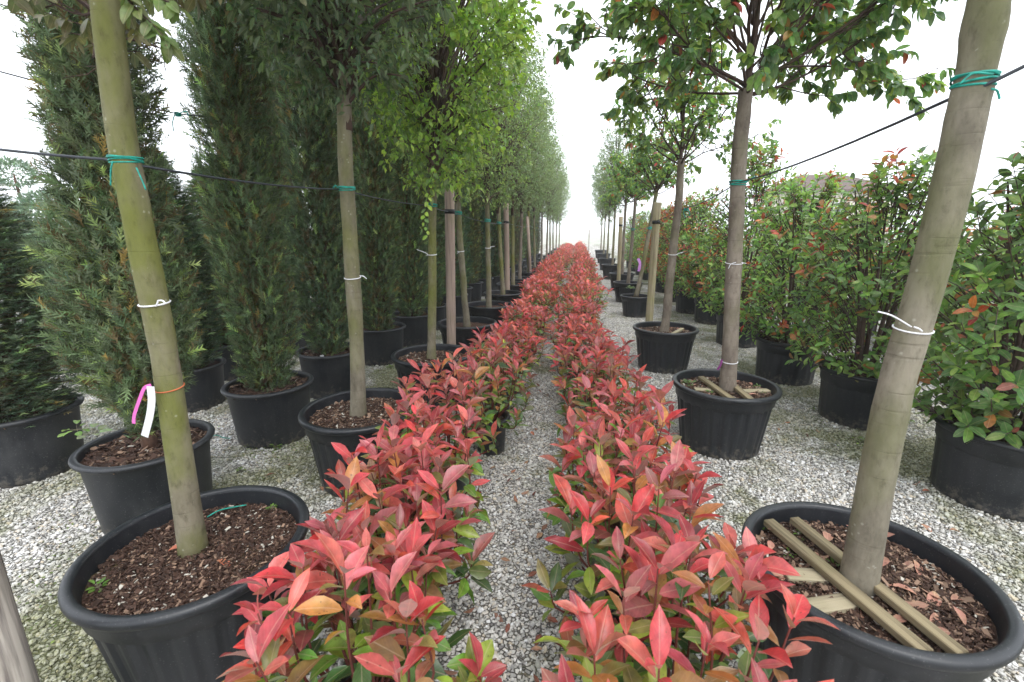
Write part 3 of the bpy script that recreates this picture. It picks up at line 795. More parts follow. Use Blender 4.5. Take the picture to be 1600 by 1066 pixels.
for row, lst in NEAR.items():
    for k, (x, y, sd_, sc, lab, spr, hgt, rd) in enumerate(lst):
        st, A = photinia_small(sd_, 29 if k < 3 else 26, hgt, spr * 1.04, 0.112 if k < 2 else 0.106, rd, 13, low=8, old=60 if k < 4 else 40)
        shrub(x, y, 0.0, sc, lab, st, A=A, indiv=(200, 290, 280, 230, 160, 100)[k])
VAR = []
for q in range(6):
    st, A = photinia_small(40 + q, 26, 0.46, 0.34, 0.105, 0.50 + 0.07 * (q % 3), 12)
    VAR.append((st, leaf_mass('foliage', A[:5] + (A[5] * 1.18,), np.arange(len(A[0])), PH, LEAF_COL)))  # leaf colour brightened: stands in for highlights lost to shading inside the far rows
rs_ = np.random.default_rng(99)
for row, x0 in (('A', -0.63), ('B', 0.12)):
    y = 4.3
    k = 0
    while y < 36:
        st, fo = VAR[rs_.integers(6)]
        wide = (1.0 + (0.24 if row == 'A' else 0.10) * min(1, max(0, (y - 4.3) / 2.5))) * rs_.uniform(0.78, 1.10)
        lab = 'red photinia shrub massed with its neighbours farther along the cypress-side row' if row == 'A' else 'red photinia shrub massed with its neighbours farther along the bush-side row'
        o = shrub(x0 + (-0.12 * min(1, max(0, (y - 4.3) / 3.0)) if row == 'A' else 0.0) + rs_.normal(0, 0.07), y + rs_.normal(0, 0.07), rs_.uniform(0, 6.28), rs_.uniform(0.72, 1.15), lab, st, foliage=fo)
        o.scale = (wide, wide, rs_.uniform(0.9, 1.06))
        y += 0.62; k += 1

# ------------------------------------------------------------------ trunks and crowns
TRUNKS = []
def trunk_geo(path, r0, r1, seed, sides=16, n=40, flare=0.25, knob=0.03, base=(0, 0)):
    r = np.random.default_rng(seed)
    P = spline(path, n)
    t = np.linspace(0, 1, n)
    rad = r0 + (r1 - r0) * t
    rad *= 1 + flare * np.exp(-t * 22) + knob * np.interp(t, np.linspace(0, 1, 14), r.normal(0, 1, 14))
    for _ in range(5): rad *= 1 + 0.05 * np.exp(-((t - r.uniform(0.08, 0.95)) / 0.012) ** 2)
    P = P + np.stack([np.interp(t, np.linspace(0, 1, 9), r.normal(0, 0.004, 9)), np.interp(t, np.linspace(0, 1, 9), r.normal(0, 0.004, 9)), np.zeros(n)], 1)
    g = Geo(); g.tube(P, rad, sides)
    TRUNKS.append((P + np.array([base[0], base[1], 0]), rad))
    return g
OAKG = np.array([(0.045, 0.085, 0.04), (0.06, 0.11, 0.045), (0.035, 0.07, 0.035), (0.08, 0.12, 0.055), (0.05, 0.08, 0.05)]) * 1.35
LIME = np.array([(0.13, 0.21, 0.03), (0.17, 0.26, 0.035), (0.09, 0.16, 0.03), (0.22, 0.29, 0.05), (0.07, 0.12, 0.03)]) * 1.75
SAGE = np.array([(0.10, 0.15, 0.075), (0.13, 0.18, 0.09), (0.075, 0.12, 0.06), (0.16, 0.20, 0.11), (0.12, 0.15, 0.08)]) * 1.65
PHG = np.array([(0.055, 0.115, 0.035), (0.085, 0.155, 0.04), (0.05, 0.10, 0.045), (0.12, 0.18, 0.05), (0.07, 0.13, 0.06), (0.15, 0.20, 0.045)]) * 1.9
OLV = np.array([(0.12, 0.115, 0.05), (0.15, 0.14, 0.07), (0.10, 0.12, 0.05), (0.17, 0.16, 0.09)]) * 1.1
BUSHG = np.array([(0.08, 0.16, 0.035), (0.12, 0.21, 0.04), (0.055, 0.11, 0.035), (0.17, 0.24, 0.06), (0.10, 0.16, 0.06)]) * 1.6
HOT = np.array([(0.45, 0.08, 0.04), (0.5, 0.16, 0.05), (0.38, 0.05, 0.045), (0.42, 0.2, 0.06)])

def dense_crown(seed, rx, z0, z1, n_cl, per, size, pal, aspect=0.45, droop=0.25, low_taper=0.75, off=(0, 0), fill=0.42):
    """limbs plus clustered leaf sprays through an uneven egg-shaped volume"""
    r = np.random.default_rng(seed)
    lv = Leaves(); g = Geo()
    zc, hz = (z0 + z1) / 2, (z1 - z0) / 2
    lob = [(nrm(r.normal(0, 1, 3)), r.uniform(0.06, 0.2), r.uniform(2, 5)) for _ in range(12)]
    def surf(d):
        f = 1.0
        for v, amp, p in lob: f += amp * max(0.0, float(d @ v)) ** (2 * p) * (1 if p < 3.5 else -0.7)
        return f
    top = np.array([off[0], off[1], z1 - 0.1 * hz])
    g.tube(spline([(0, 0, z0 - 0.05), (off[0] * 0.5 + r.normal(0, 0.03), off[1] * 0.5, zc), top], 10), np.linspace(0.032, 0.006, 10), 7)
    for k in range(n_cl):
        d = nrm(r.normal(0, 1, 3))
        q = (fill + (1 - fill) * r.random() ** 0.6) * surf(d)
        taper = low_taper + (1 - low_taper) * min(1, max(0, (d[2] + 1)))
        c = np.array([off[0] + d[0] * rx * q * taper, off[1] + d[1] * rx * q * taper, zc + d[2] * hz * q])
        if c[2] < z0 - 0.05: c[2] = z0 + abs(r.normal(0, 0.12))
        ax = nrm(np.array([d[0], d[1], 0.5 * d[2] - droop * r.random() + 0.15]) + r.normal(0, 0.35, 3))
        if k % 9 == 0:
            b = np.array([off[0] * 0.5, off[1] * 0.5, z0 + (c[2] - z0) * r.uniform(0.25, 0.7)])
            g.tube(spline([b, (b + c) / 2 + np.array([0, 0, 0.08]), c], 6), np.linspace(0.011, 0.003, 6), 5)
        tw = 0.16 * r.uniform(0.7, 1.3)
        shade = pal[r.integers(len(pal))]
        pp = r.uniform(0, 6.28)
        for j in range(per):
            u = j / per
            o = c + ax * tw * (u - 0.4) + r.normal(0, 0.022, 3)
            pp += 2.4
            a = nrm(np.cross(ax, (0.2, 0.1, 1.0))); b2 = np.cross(ax, a)
            sd_ = a * math.cos(pp) + b2 * math.sin(pp)
            D = nrm(ax * 0.55 + sd_ * 0.8 + np.array([0, 0, -droop * 0.8]) + r.normal(0, 0.2, 3))
            L = size * r.uniform(0.65, 1.2)
            cc = (shade if r.random() < 0.6 else pal[r.integers(len(pal))]) * np.exp(r.normal(0, 0.16))
            lv.add(o, D, np.array([0, 0, 1.0]) + sd_ * 0.3 + r.normal(0, 0.45, 3), L, L * aspect * r.uniform(0.85, 1.2), cc)
    return g, lv.arrays()

def open_crown(seed, R, zf, H, n_limb, pal, size=0.07, hot=0.04, per=7, el=(0.15, 1.25), aspect=0.5, droop=0.55, sec=6, tw_n=3, r_limb=0.016, stretch=(1, 1)):
    """standard tree seen from below: many ascending limbs from one fork, leaves hanging on the outer twigs"""
    r = np.random.default_rng(seed)
    lv = Leaves(); g = Geo()
    g.tube(spline([(0, 0, zf - 0.05), (r.normal(0, 0.02), r.normal(0, 0.02), zf + H * 0.4), (r.normal(0, 0.08), r.normal(0, 0.08), zf + H * 0.9)], 10), np.linspace(r_limb * 2.2, 0.006, 10), 9)
    for k in range(n_limb):
        a = k * 2.399 + r.normal(0, 0.2)
        u = (k + 0.5) / n_limb
        e = el[0] + (el[1] - el[0]) * u ** 0.9 + r.normal(0, 0.08)
        ln = R * (1.0 + 0.55 * u) * r.uniform(0.85, 1.1)
        d0 = np.array([math.cos(a) * math.cos(e) * stretch[0], math.sin(a) * math.cos(e) * stretch[1], math.sin(e)])
        b = np.array([0, 0, zf + 0.28 * H * u * r.random()])
        up = np.array([0, 0, 0.30 * (1 - u)])
        pts = [b]
        d = d0.copy()
        for s in range(5):
            d = nrm(d + up * 0.35 + r.normal(0, 0.10, 3)); pts.append(pts[-1] + d * ln / 5)
        P = spline(pts, 14)
        g.tube(P, np.linspace(r_limb * r.uniform(0.7, 1.15), 0.004, 14), 7)
        for q in range(sec):
            t = 0.32 + 0.68 * (q + r.random()) / sec
            f = min(t, 0.995) * 13; i = int(f); o = P[i] + (P[i + 1] - P[i]) * (f - i); ax = nrm(P[i + 1] - P[i])
            dd = nrm(ax + r.normal(0, 0.55, 3) + np.array([0, 0, 0.15]))
            l2 = R * r.uniform(0.22, 0.42) * (1.15 - 0.4 * t)
            P2 = spline([o, o + dd * l2 * 0.5 + r.normal(0, 0.02, 3), o + nrm(dd + np.array([0, 0, 0.2])) * l2], 6)
            g.tube(P2, np.linspace(0.0055, 0.0022, 6), 5)
            for w in range(tw_n):
                t2 = 0.35 + 0.65 * (w + r.random()) / tw_n
                f2 = min(t2, 0.99) * 5; i2 = int(f2); o2 = P2[i2] + (P2[i2 + 1] - P2[i2]) * (f2 - i2)
                d2 = nrm(nrm(P2[-1] - P2[0]) + r.normal(0, 0.7, 3) + np.array([0, 0, -0.15]))
                l3 = 0.16 * r.uniform(0.6, 1.2)
                g.tube([o2, o2 + d2 * l3 * 0.5 + r.normal(0, 0.008, 3), o2 + d2 * l3], [0.0025, 0.002, 0.0014], 4, cap=False)
                pp = r.uniform(0, 6.28)
                for j in range(per):
                    p = o2 + d2 * l3 * (0.35 + 0.7 * j / per)
                    pp += 2.4
                    aa = nrm(np.cross(d2, (0.2, 0.1, 1.0))); bb = np.cross(d2, aa)
                    sd_ = aa * math.cos(pp) + bb * math.sin(pp)
                    D = nrm(d2 * 0.5 + sd_ * 0.75 + np.array([0, 0, -droop]) + r.normal(0, 0.2, 3))
                    L = size * r.uniform(0.7, 1.15)
                    c = (HOT[r.integers(4)] if r.random() < hot else pal[r.integers(len(pal))]) * np.exp(r.normal(0, 0.15))
                    lv.add(p, D, np.array([0, 0, 1.0]) + sd_ * 0.4 + r.normal(0, 0.4, 3), L, L * aspect * r.uniform(0.85, 1.15), c)
    return g, lv.arrays()

def tree(name, label, group, base, path_px, Y, r0, r1, bark, crown, leafset, n_leaves, pot=POT_TREE, mulch=None, seed=0, rz=0.0, leafmat=TREE_OBJ, massmat=TREE_COL, sides=16, cat='tree', keep=None):
    """tub, trunk traced in the plane Y = const, crown sitting at the trunk's top; coordinates inside are relative to the tub"""
    bx, by = base
    root = thing(name, label, cat, (bx, by, 0), 0, group)
    add_pot(root, pot, 1.0, mulch)
    pts = []
    for px in path_px: pts.append(atY(px[0], px[1], Y) - np.array([bx, by, 0]))
    pts[0][2] = pot['zs'] - 0.04
    g = trunk_geo(pts, r0, r1, seed, sides, base=base)
    tr = link('trunk', g.mesh('trunk', bark), root)
    top = pts[-1]
    bg_, A = crown
    A = [a.copy() for a in A]; A[0] = A[0] + np.array([top[0], top[1], 0])
    if keep is not None:
        q = keep(A[0] + np.array([bx, by, 0])); A = [a[q] for a in A]
    br = link('branches', bg_.mesh('branches', BARK_DARK), root); br.location = (top[0], top[1], 0)
    big, rest = biggest_in_view(A, (bx, by, 0), 0, n_leaves)
    cr = link('crown', leaf_mass('crown', A, rest, leafset[0], massmat), root); cr['kind'] = 'stuff'
    if n_leaves: leaf_objects(A, big, leafset[1], leafset[2], leafmat, cr)
    return root, top, pts

G_CYPSIDE = 'standard trees in black tubs along the cypress side'
G_PHSIDE = 'standard trees in black tubs along the photinia bush side'
OVS = (OV, 'OV', OV); SMS = (SM, 'OVs', OV)

# --- row beside the cypresses
c0 = open_crown(201, 0.62, 2.30, 1.5, 16, OLV, 0.064, 0.0, 10, (-0.10, 1.2), 0.42, 0.9, 7, 3, 0.010)
t0, top0, pts0 = tree('potted_tree', 'tree with thick mossy yellow-green trunk in a wide black tub', G_CYPSIDE, (-1.35, 1.28), [(303, 866), (262, 600), (216, 350), (192, 220), (165, -20), (160, -70)], 1.29, 0.041, 0.035, BARK_MOSSY, c0, OVS, 80, mulch=MULCH_NEAR, seed=1, sides=28, keep=lambda P: P[:, 2] > 2.30)
def hanging_shoot(root, base, px_path, Y, n, size, pal, gain, seed):
    r = np.random.default_rng(seed)
    P = spline([atY(x, y, Y) - np.array([base[0], base[1], 0]) for x, y in px_path], 24)
    g = Geo(); g.tube(P, np.linspace(0.004, 0.0015, 24), 5)
    h = link('hanging_shoot', g.mesh('hanging_shoot', BARK_DARK), root)
    lv = Leaves()
    for k in range(n):
        i = min(22, 3 + int(k / n * 20)); a = k * 2.4
        D = np.array([0.8 * math.cos(a) + 0.2, 0.6 * math.sin(a), -0.8]) + r.normal(0, 0.2, 3)
        lv.add(P[i], D, np.array([0.2, -0.6, 0.7]) + r.normal(0, 0.45, 3), size * r.uniform(0.7, 1.2), size * 0.46, pal[r.integers(len(pal))] * gain * np.exp(r.normal(0, 0.2)))
    leaf_objects(lv.arrays(), np.arange(n), 'OVs', OV, TREE_OBJ, h)
hanging_shoot(t0, (-1.35, 1.28), ((172, -40), (205, 5), (240, 40), (268, 72)), 1.22, 26, 0.058, OLV * np.array([0.85, 1.1, 0.8]), 1.2, 6)
hanging_shoot(t0, (-1.35, 1.28), ((170, -60), (215, -20), (255, 0), (285, 12)), 1.30, 18, 0.055, OLV * np.array([0.8, 1.15, 0.7]), 1.3, 7)
hanging_shoot(t0, (-1.35, 1.28), ((160, -60), (190, -10), (205, 30), (218, 62)), 1.34, 16, 0.055, OLV, 1.1, 8)
hanging_shoot(t0, (-1.35, 1.28), ((150, -70), (100, -40), (50, -15), (12, 2)), 1.26, 14, 0.055, OLV, 1.0, 9)
c1 = dense_crown(202, 0.70, 2.20, 4.4, 1200, 11, 0.056, OAKG, 0.42, 0.35, 0.8)
tree('potted_tree', 'slender grey trunk tree with dark evergreen crown, second along the cypress side', G_CYPSIDE, (-1.36, 2.60), [(561, 652), (556, 520), (545, 350), (537, 180), (535, 110)], 2.60, 0.048, 0.036, BARK_GREEN, c1, SMS, 300, mulch=MULCH_DRY, seed=2, sides=20)
c2 = dense_crown(203, 0.76, 2.02, 4.8, 1000, 12, 0.062, LIME, 0.55, 0.45, 0.9, (0.10, 0))
t2, top2, pts2 = tree('potted_tree', 'bright lime green tree with a leafy shoot hanging beside its trunk', G_CYPSIDE, (-1.32, 3.95), [(674, 565), (675, 420), (676, 300), (674, 262)], 3.95, 0.040, 0.032, BARK_MOSSY, c2, SMS, 240, mulch=MULCH_DRY, seed=3, sides=16)
# hanging shoot with its leaves
r_ = np.random.default_rng(5)
hp = [atY(x, y, 3.62) - np.array([-1.32, 3.95, 0]) for x, y in ((679, 205), (681, 250), (672, 290), (667, 320), (663, 345), (670, 375))]
hg = Geo(); HP = spline(hp, 24); hg.tube(HP, np.linspace(0.004, 0.0015, 24), 5)
hs = link('hanging_shoot', hg.mesh('hanging_shoot', BARK_DARK), t2)
hl = Leaves()
for k in range(26):
    i = int(k / 26 * 22) + 1
    a = k * 2.4
    D = np.array([math.cos(a), 0.6 * math.sin(a), -0.7])
    hl.add(HP[i], D, np.array([0.2, -0.8, 0.6]) + r_.normal(0, 0.3, 3), 0.05 * r_.uniform(0.7, 1.2), 0.03, LIME[r_.integers(5)] * 1.2)
HA = hl.arrays(); leaf_objects(HA, np.arange(26), 'OVs', OV, TREE_OBJ, hs)

cyp_side = [(727.5, 5.48, BARK_GREEN), (763, 6.93, BARK_GREEN), (786, 8.35, BARK_MOSSY), (802, 9.9, BARK_MOSSY), (812, 11.2, BARK_GREY), (826, 12.9, BARK_MOSSY), (836, 14.9, BARK_GREEN), (846, 17.3, BARK_GREY), (854, 19.6, BARK_GREY), (859.5, 22.0, BARK_GREEN), (864, 24.6, BARK_GREEN), (868.5, 27.8, BARK_GREY), (873, 31.5, BARK_GREEN)]
CV = []
for q in range(4):
    gq, Aq = dense_crown(210 + q, 0.74, 2.02, 5.35 + 0.2 * (q % 2), 760, 11, 0.058, (LIME * 0.5 + SAGE * 0.5) if q == 0 else SAGE, 0.45, 0.2, 0.85, (0.08, 0))
    CV.append((gq.mesh('branches', BARK_DARK), leaf_mass('crown', Aq, np.arange(len(Aq[0])), SM, TREE_COL)))
rt = np.random.default_rng(17)
labs_c = {0: 'tree behind the pinkish round post, third tub after the mossy trunk', 1: 'slim mossy trunk tree one tub past the pinkish round post', 2: 'mossy trunk tree beside the second weathered post', 3: 'thin leaning mossy trunk tree just past the second weathered post'}
for k, (px, Y, bk) in enumerate(cyp_side):
    X = atY(px, 400, Y)[0]
    root = thing('potted_tree', labs_c.get(k, 'pale sage crowned standard tree at the hazy end of the cypress side row'), 'tree', (X, Y, 0), 0, G_CYPSIDE)
    add_pot(root, POT_TREE_FAR, 1.0, MULCH_CYP if k < 2 else None)
    lean = rt.normal(0, 0.04)
    if k == 0: lean = -0.09
    g = trunk_geo([(0, 0, 0.38), (lean * 0.5, 0, 1.2), (lean, rt.normal(0, 0.02), 2.15)], 0.043, 0.034, 30 + k, 12, 18, base=(X, Y))
    link('trunk', g.mesh('trunk', bk), root)
    br, fo = CV[0 if k in (0, 1) else 1 + k % 3]
    a = rt.uniform(0, 6.28)
    b = link('branches', br, root); b.location = (lean, 0, 0); b.rotation_euler = (0, 0, a)
    c = link('crown', fo, root); c.location = (lean, 0, 0); c.rotation_euler = (0, 0, a); c['kind'] = 'stuff'
    c.scale = (rt.uniform(0.92, 1.08),) * 2 + (rt.uniform(0.97, 1.04),)
    b.scale = c.scale

# --- row beside the photinia bushes
c3 = open_crown(301, 0.75, 2.55, 1.6, 12, PHG, 0.07, 0.03, 7)
tree('potted_tree', 'stout smooth trunk tree leaning in a wide tub crossed by four planks', G_PHSIDE, (1.00, 1.49), [(1337, 918), (1384, 690), (1431, 500), (1487, 290), (1524, 140), (1546, 0), (1556, -90)], 1.46, 0.047, 0.040, BARK_STOUT, c3, OVS, 0, mulch=MULCH_DRY, seed=11, sides=28)
c4 = open_crown(302, 1.0, 2.46, 1.7, 26, PHG, 0.076, 0.03, 10, (-0.06, 1.3), 0.52, 0.75, 9, 4, 0.011, (1.0, 1.0))
tree('potted_tree', 'grey trunk photinia standard with open twiggy crown in a planked tub', G_PHSIDE, (1.12, 3.44), [(1136, 615), (1148, 400), (1155, 250), (1166, 140)], 3.44, 0.053, 0.045, BARK_GREY, c4, OVS, 300, mulch=MULCH_DRY, seed=12, sides=24)
c5 = open_crown(303, 0.66, 2.30, 1.5, 18, PHG * 1.15, 0.068, 0.05, 7, (0.2, 1.3), 0.52, 0.6, 7, 3, 0.010)
tree('potted_tree', 'slim photinia standard with a straggly crown beside the pale post', G_PHSIDE, (1.05, 5.49), [(1038, 522), (1048, 420), (1059, 320), (1064, 250)], 5.49, 0.050, 0.038, BARK_GREY, c5, OVS, 220, mulch=MULCH_DRY, seed=13, sides=16)
ph_side = [(996, 9.0, BARK_GREEN, 16), (982, 10.9, BARK_GREY, 5), (971.5, 13.1, BARK_GREY, 0), (956, 16.2, BARK_GREEN, -6), (947.5, 20.0, BARK_GREEN, 0), (941.5, 24.5, BARK_GREEN, 0), (937, 29.0, BARK_GREY, 0)]
CW = []
for q in range(3):
    gq, Aq = open_crown(320 + q, 0.60, 2.25, 2.1, 20, PHG * 1.25, 0.075, 0.04, 7, (0.15, 1.35), 0.5, 0.4, 6, 3, 0.014)
    CW.append((gq.mesh('branches', BARK_DARK), leaf_mass('crown', Aq, np.arange(len(Aq[0])), OV, TREE_COL)))
for q in range(2):
    gq, Aq = dense_crown(330 + q, 0.74, 2.05, 5.3, 760, 11, 0.06, SAGE * 0.8 + OAKG * 0.2, 0.45, 0.2, 0.85)
    CW.append((gq.mesh('branches', BARK_DARK), leaf_mass('crown', Aq, np.arange(len(Aq[0])), SM, TREE_COL)))
labs_p = {0: 'green trunk photinia standard leaning outward, purple tag on its stem', 1: 'grey photinia standard behind the leaning one, beside the second pale post', 2: 'small photinia standard just behind the second pale post'}
for k, (px, Y, bk, ln) in enumerate(ph_side):
    X = atY(px, 430, Y)[0]
    root = thing('potted_tree', labs_p.get(k, 'dark green lollipop standard tree at the far end of the photinia side row'), 'tree', (X, Y, 0), 0, G_PHSIDE)
    add_pot(root, POT_TREE_FAR, (0.8, 0.92, 0.95, 1, 1, 1, 1)[k], None)
    lean = {0: 0.24, 1: 0.06, 3: 0.0}.get(k, 0.0)
    g = trunk_geo([(0, 0, 0.36), (lean * 0.5, 0, 1.2), (lean, 0, 2.35)], 0.042, 0.033, 60 + k, 12, 18, base=(X, Y))
    link('trunk', g.mesh('trunk', bk), root)
    br, fo = CW[k % 3] if k < 3 else CW[3 + k % 2]
    b = link('branches', br, root); c = link('crown', fo, root); c['kind'] = 'stuff'
    for o in (b, c): o.location = (lean, 0, 0); o.rotation_euler = (0, 0, 1.7 * k)

# ------------------------------------------------------------------ cypresses
def plume_template(seed):
    r = np.random.default_rng(seed)
    V, T = [], []
    def sliver(o, d, n, L, w):
        s = np.cross(d, n); s = s / (np.linalg.norm(s) + 1e-9) * w
        i = len(V); V.extend([o - s, o + s, o + d * L]); T.append((i, i + 1, i + 2))
    sliver(np.zeros(3), np.array([0, 1.0, 0]), np.array([0, 0, 1.0]), 1.0, 0.035)
    for k in range(12):
        t = 0.05 + 0.87 * k / 12
        a = k * 2.2 + r.normal(0, 0.3)
        d = np.array([math.cos(a) * 0.85 + r.normal(0, 0.15), 1.0, math.sin(a) * 0.75]); d /= np.linalg.norm(d)
        n = np.array([r.normal(0, 0.5), r.normal(0, 0.3), 1.0])
        sliver(np.array([0, t, 0.05 * math.sin(3 * t)]), d, n, (0.50 - 0.22 * t) * r.uniform(0.7, 1.3), 0.045)
    return np.array(V), np.array(T)
PLUME = [plume_template(s) for s in (1, 2, 3)]
def cypress_mesh(seed, prof, n, size, blue=0.0, brown=0.12, lumps=1.0):
    """column of upswept feathery sprays; prof: (z, radius)"""
    r = np.random.default_rng(seed)
    pz, pr = np.array([p[0] for p in prof]), np.array([p[1] for p in prof])
    zz = np.linspace(pz[0], pz[-1], 200); w = np.interp(zz, pz, pr) + 0.03; cw = np.cumsum(w) / w.sum()
    z = np.interp(r.random(n), cw, zz)
    a = r.uniform(0, 6.283, n)
    # vertical clumps
    cl = 1.0 + lumps * (0.10 * np.sin(a * 5 + 2.2 * np.sin(z * 2.1 + seed)) + 0.09 * np.sin(a * 3 - z * 3.3 + seed) + 0.06 * np.sin(a * 9 + z * 6.0))
    R = np.interp(z, pz, pr) * cl
    q = 1 - 0.55 * r.random(n) ** 1.6
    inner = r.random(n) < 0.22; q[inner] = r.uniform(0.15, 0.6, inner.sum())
    rad = R * q
    L = size * r.uniform(0.65, 1.3, n)
    out = np.stack([np.cos(a), np.sin(a), np.zeros(n)], 1)
    el = r.normal(0.85, 0.38, n)
    D = nrm(out * np.cos(el)[:, None] + np.array([0, 0, 1.0]) * np.sin(el)[:, None] + r.normal(0, 0.26, (n, 3)))
    O = out * (rad - 0.35 * L * np.cos(el))[:, None] + np.stack([np.zeros(n), np.zeros(n), z - 0.5 * L], 1)
    Nn = nrm(out + r.normal(0, 0.3, (n, 3))); Nn = nrm(Nn - D * np.sum(Nn * D, 1, keepdims=True)); X = np.cross(D, Nn)
    green = np.array([0.135, 0.19, 0.092]) * (1 - blue) + np.array([0.17, 0.24, 0.21]) * blue
    C = green[None] * np.exp(r.normal(0, 0.28, (n, 1))) * np.exp(r.normal(0, 0.06, (n, 3)))
    patch = 0.5 + 0.5 * np.sin(a * 4 + z * 2.5 + seed * 1.7) * np.sin(z * 3.1 + seed)
    bb = r.random(n) < brown * 2 * patch
    C[bb] = np.array([0.16, 0.125, 0.06]) * np.exp(r.normal(0, 0.25, (bb.sum(), 1)))
    yy = r.random(n) < 0.12
    C[yy] = C[yy] * np.array([2.0, 1.9, 1.3])
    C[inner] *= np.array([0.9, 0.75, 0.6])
    Vs, Ts, Cs, m0 = [], [], [], 0
    for k, (tv, tt) in enumerate(PLUME):
        s = np.arange(n) % 3 == k; c = s.sum(); m = len(tv)
        V = O[s][:, None] + (tv[None, :, 0:1] * X[s][:, None] + tv[None, :, 1:2] * D[s][:, None] + tv[None, :, 2:3] * Nn[s][:, None]) * L[s][:, None, None]
        Vs.append(V.reshape(-1, 3)); Ts.append((tt[None] + (np.arange(c) * m)[:, None, None]).reshape(-1, 3) + m0); Cs.append(np.repeat(C[s], m, 0)); m0 += c * m
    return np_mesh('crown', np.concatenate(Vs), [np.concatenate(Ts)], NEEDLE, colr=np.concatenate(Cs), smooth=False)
def cyp_trunk(seed, h, r0=0.05):
    r = np.random.default_rng(seed); g = Geo()
    P = [(0, 0, 0.36), (r.normal(0, 0.03), r.normal(0, 0.03), 1.2), (r.normal(0, 0.05), r.normal(0, 0.05), h * 0.6), (0, 0, h - 0.3)]
    g.tube(spline(P, 18), np.linspace(r0, 0.008, 18), 10)
    for k in range(46):
        z = r.uniform(0.5, h * 0.75); a = r.uniform(0, 6.28); l = r.uniform(0.12, 0.28)
        d = np.array([math.cos(a) * 0.45, math.sin(a) * 0.45, 0.9])
        g.tube([np.array([0, 0, z]), np.array([0, 0, z]) + d * l * 0.6 + r.normal(0, 0.01, 3), np.array([0, 0, z]) + d * l * 1.3], [0.009, 0.006, 0.003], 5, cap=False)
    return g.mesh('trunk', BARK_CYP)
P_BIG = [(0.55, 0.05), (0.68, 0.12), (0.80, 0.21), (1.0, 0.28), (1.4, 0.28), (1.8, 0.21), (2.1, 0.195), (2.6, 0.21), (3.2, 0.22), (4.0, 0.2), (4.6, 0.05)]
P_COL = [(0.44, 0.15), (0.6, 0.21), (1.0, 0.24), (1.8, 0.26), (3.0, 0.27), (3.9, 0.20), (4.5, 0.11), (4.9, 0.03)]
P_COL2 = [(0.44, 0.14), (0.7, 0.22), (1.2, 0.27), (2.0, 0.28), (3.1, 0.27), (4.1, 0.18), (4.9, 0.04)]
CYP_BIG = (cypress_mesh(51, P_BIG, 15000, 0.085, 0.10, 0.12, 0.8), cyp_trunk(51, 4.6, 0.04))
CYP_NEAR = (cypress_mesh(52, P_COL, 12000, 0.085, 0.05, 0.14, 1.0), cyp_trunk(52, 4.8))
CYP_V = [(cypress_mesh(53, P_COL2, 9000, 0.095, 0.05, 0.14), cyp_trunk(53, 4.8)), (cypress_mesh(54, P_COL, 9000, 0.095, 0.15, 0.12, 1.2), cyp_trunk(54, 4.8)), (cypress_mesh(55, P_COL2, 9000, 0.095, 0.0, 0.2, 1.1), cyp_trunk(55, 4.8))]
G_CYP = 'columnar cypresses in black tubs'
def cypress(x, y, me, label, rz=0.0, tint=(1, 1, 1), sc=1.0, mulch=None, tilt=0.0, wid=1.0):
    root = thing('potted_cypress', label, 'cypress', (x, y, 0), rz, G_CYP)
    add_pot(root, POT_CYP, 1.0 if sc > 0.95 or mulch else 0.9, mulch)
    t = link('trunk', me[1], root); t.scale = (1, 1, sc if sc > 0.9 else sc * 0.95)
    c = link('crown', me[0], root); c['kind'] = 'stuff'; c.color = (*tint, 1)
    c.scale = (wid, wid, sc)
    if sc < 0.9: c.location.z = t.location.z = 0.36 * (1 - sc)
    if tilt:
        c.rotation_euler = (0, tilt, 0); t.rotation_euler = (0, tilt, 0)
    return root
cypress(-2.38, 2.05, CYP_BIG, 'broad shaggy cypress behind the mossy trunk, reddish stem showing at its foot', 0, (1, 1, 1), 1.0, MULCH_CYP, 0.05)
cypress(-3.68, 2.36, CYP_V[1], 'short dark bluish cypress in a tub with soil heaped to the brim', 0.4, (0.95, 1.0, 1.05), 0.38, MULCH_CYP, 0.0, 1.25)
cypress(-2.38, 3.10, CYP_NEAR, 'neat narrow cypress filling its dusty tub between mossy and grey trunks', 0, (1.05, 1.05, 1), 1.0, MULCH_CYP, 0.0, 0.92)
cypress(-2.45, 4.14, CYP_V[0], 'cypress in the tub with a white sticker, behind the grey slender trunk', 1.0, (1, 1, 1), 1.0, MULCH_CYP)
cypress(-2.44, 5.30, CYP_V[2], 'dark cypress standing next past the tub with the white sticker', 2.0, (0.9, 0.95, 0.95))
cypress(-2.36, 6.25, CYP_V[0], 'cypress with weeds spilling over the rim of its smooth tub', 3.0, (0.95, 1.0, 0.95))
cypress(-3.55, 3.60, CYP_V[0], 'short cypress in the second file, tub rim half hidden behind the broad shaggy one', 2.2, (0.95, 1.0, 1.0), 0.42)
cypress(-3.88, 4.46, CYP_V[2], 'dark short second-file cypress with an open reddish stem behind the neat narrow one', 0.6, (0.9, 0.95, 0.95), 0.42)
rc = np.random.default_rng(31)
y = 7.3
while y < 25:
    cypress(-2.42 + rc.normal(0, 0.05), y, CYP_V[rc.integers(3)], 'dark columnar cypress in the long wall behind the standard trees', rc.uniform(0, 6.28), tuple(rc.uniform(0.85, 1.1, 3)), rc.uniform(0.94, 1.05)); y += 1.03 + rc.normal(0, 0.04)
y = 5.6
while y < 16:
    cypress(-3.85 + rc.normal(0, 0.08), y, CYP_V[rc.integers(3)], 'dim second-file cypress seen only through gaps in the first', rc.uniform(0, 6.28), tuple(rc.uniform(0.8, 1.0, 3)), rc.uniform(0.94, 1.05)); y += 1.12
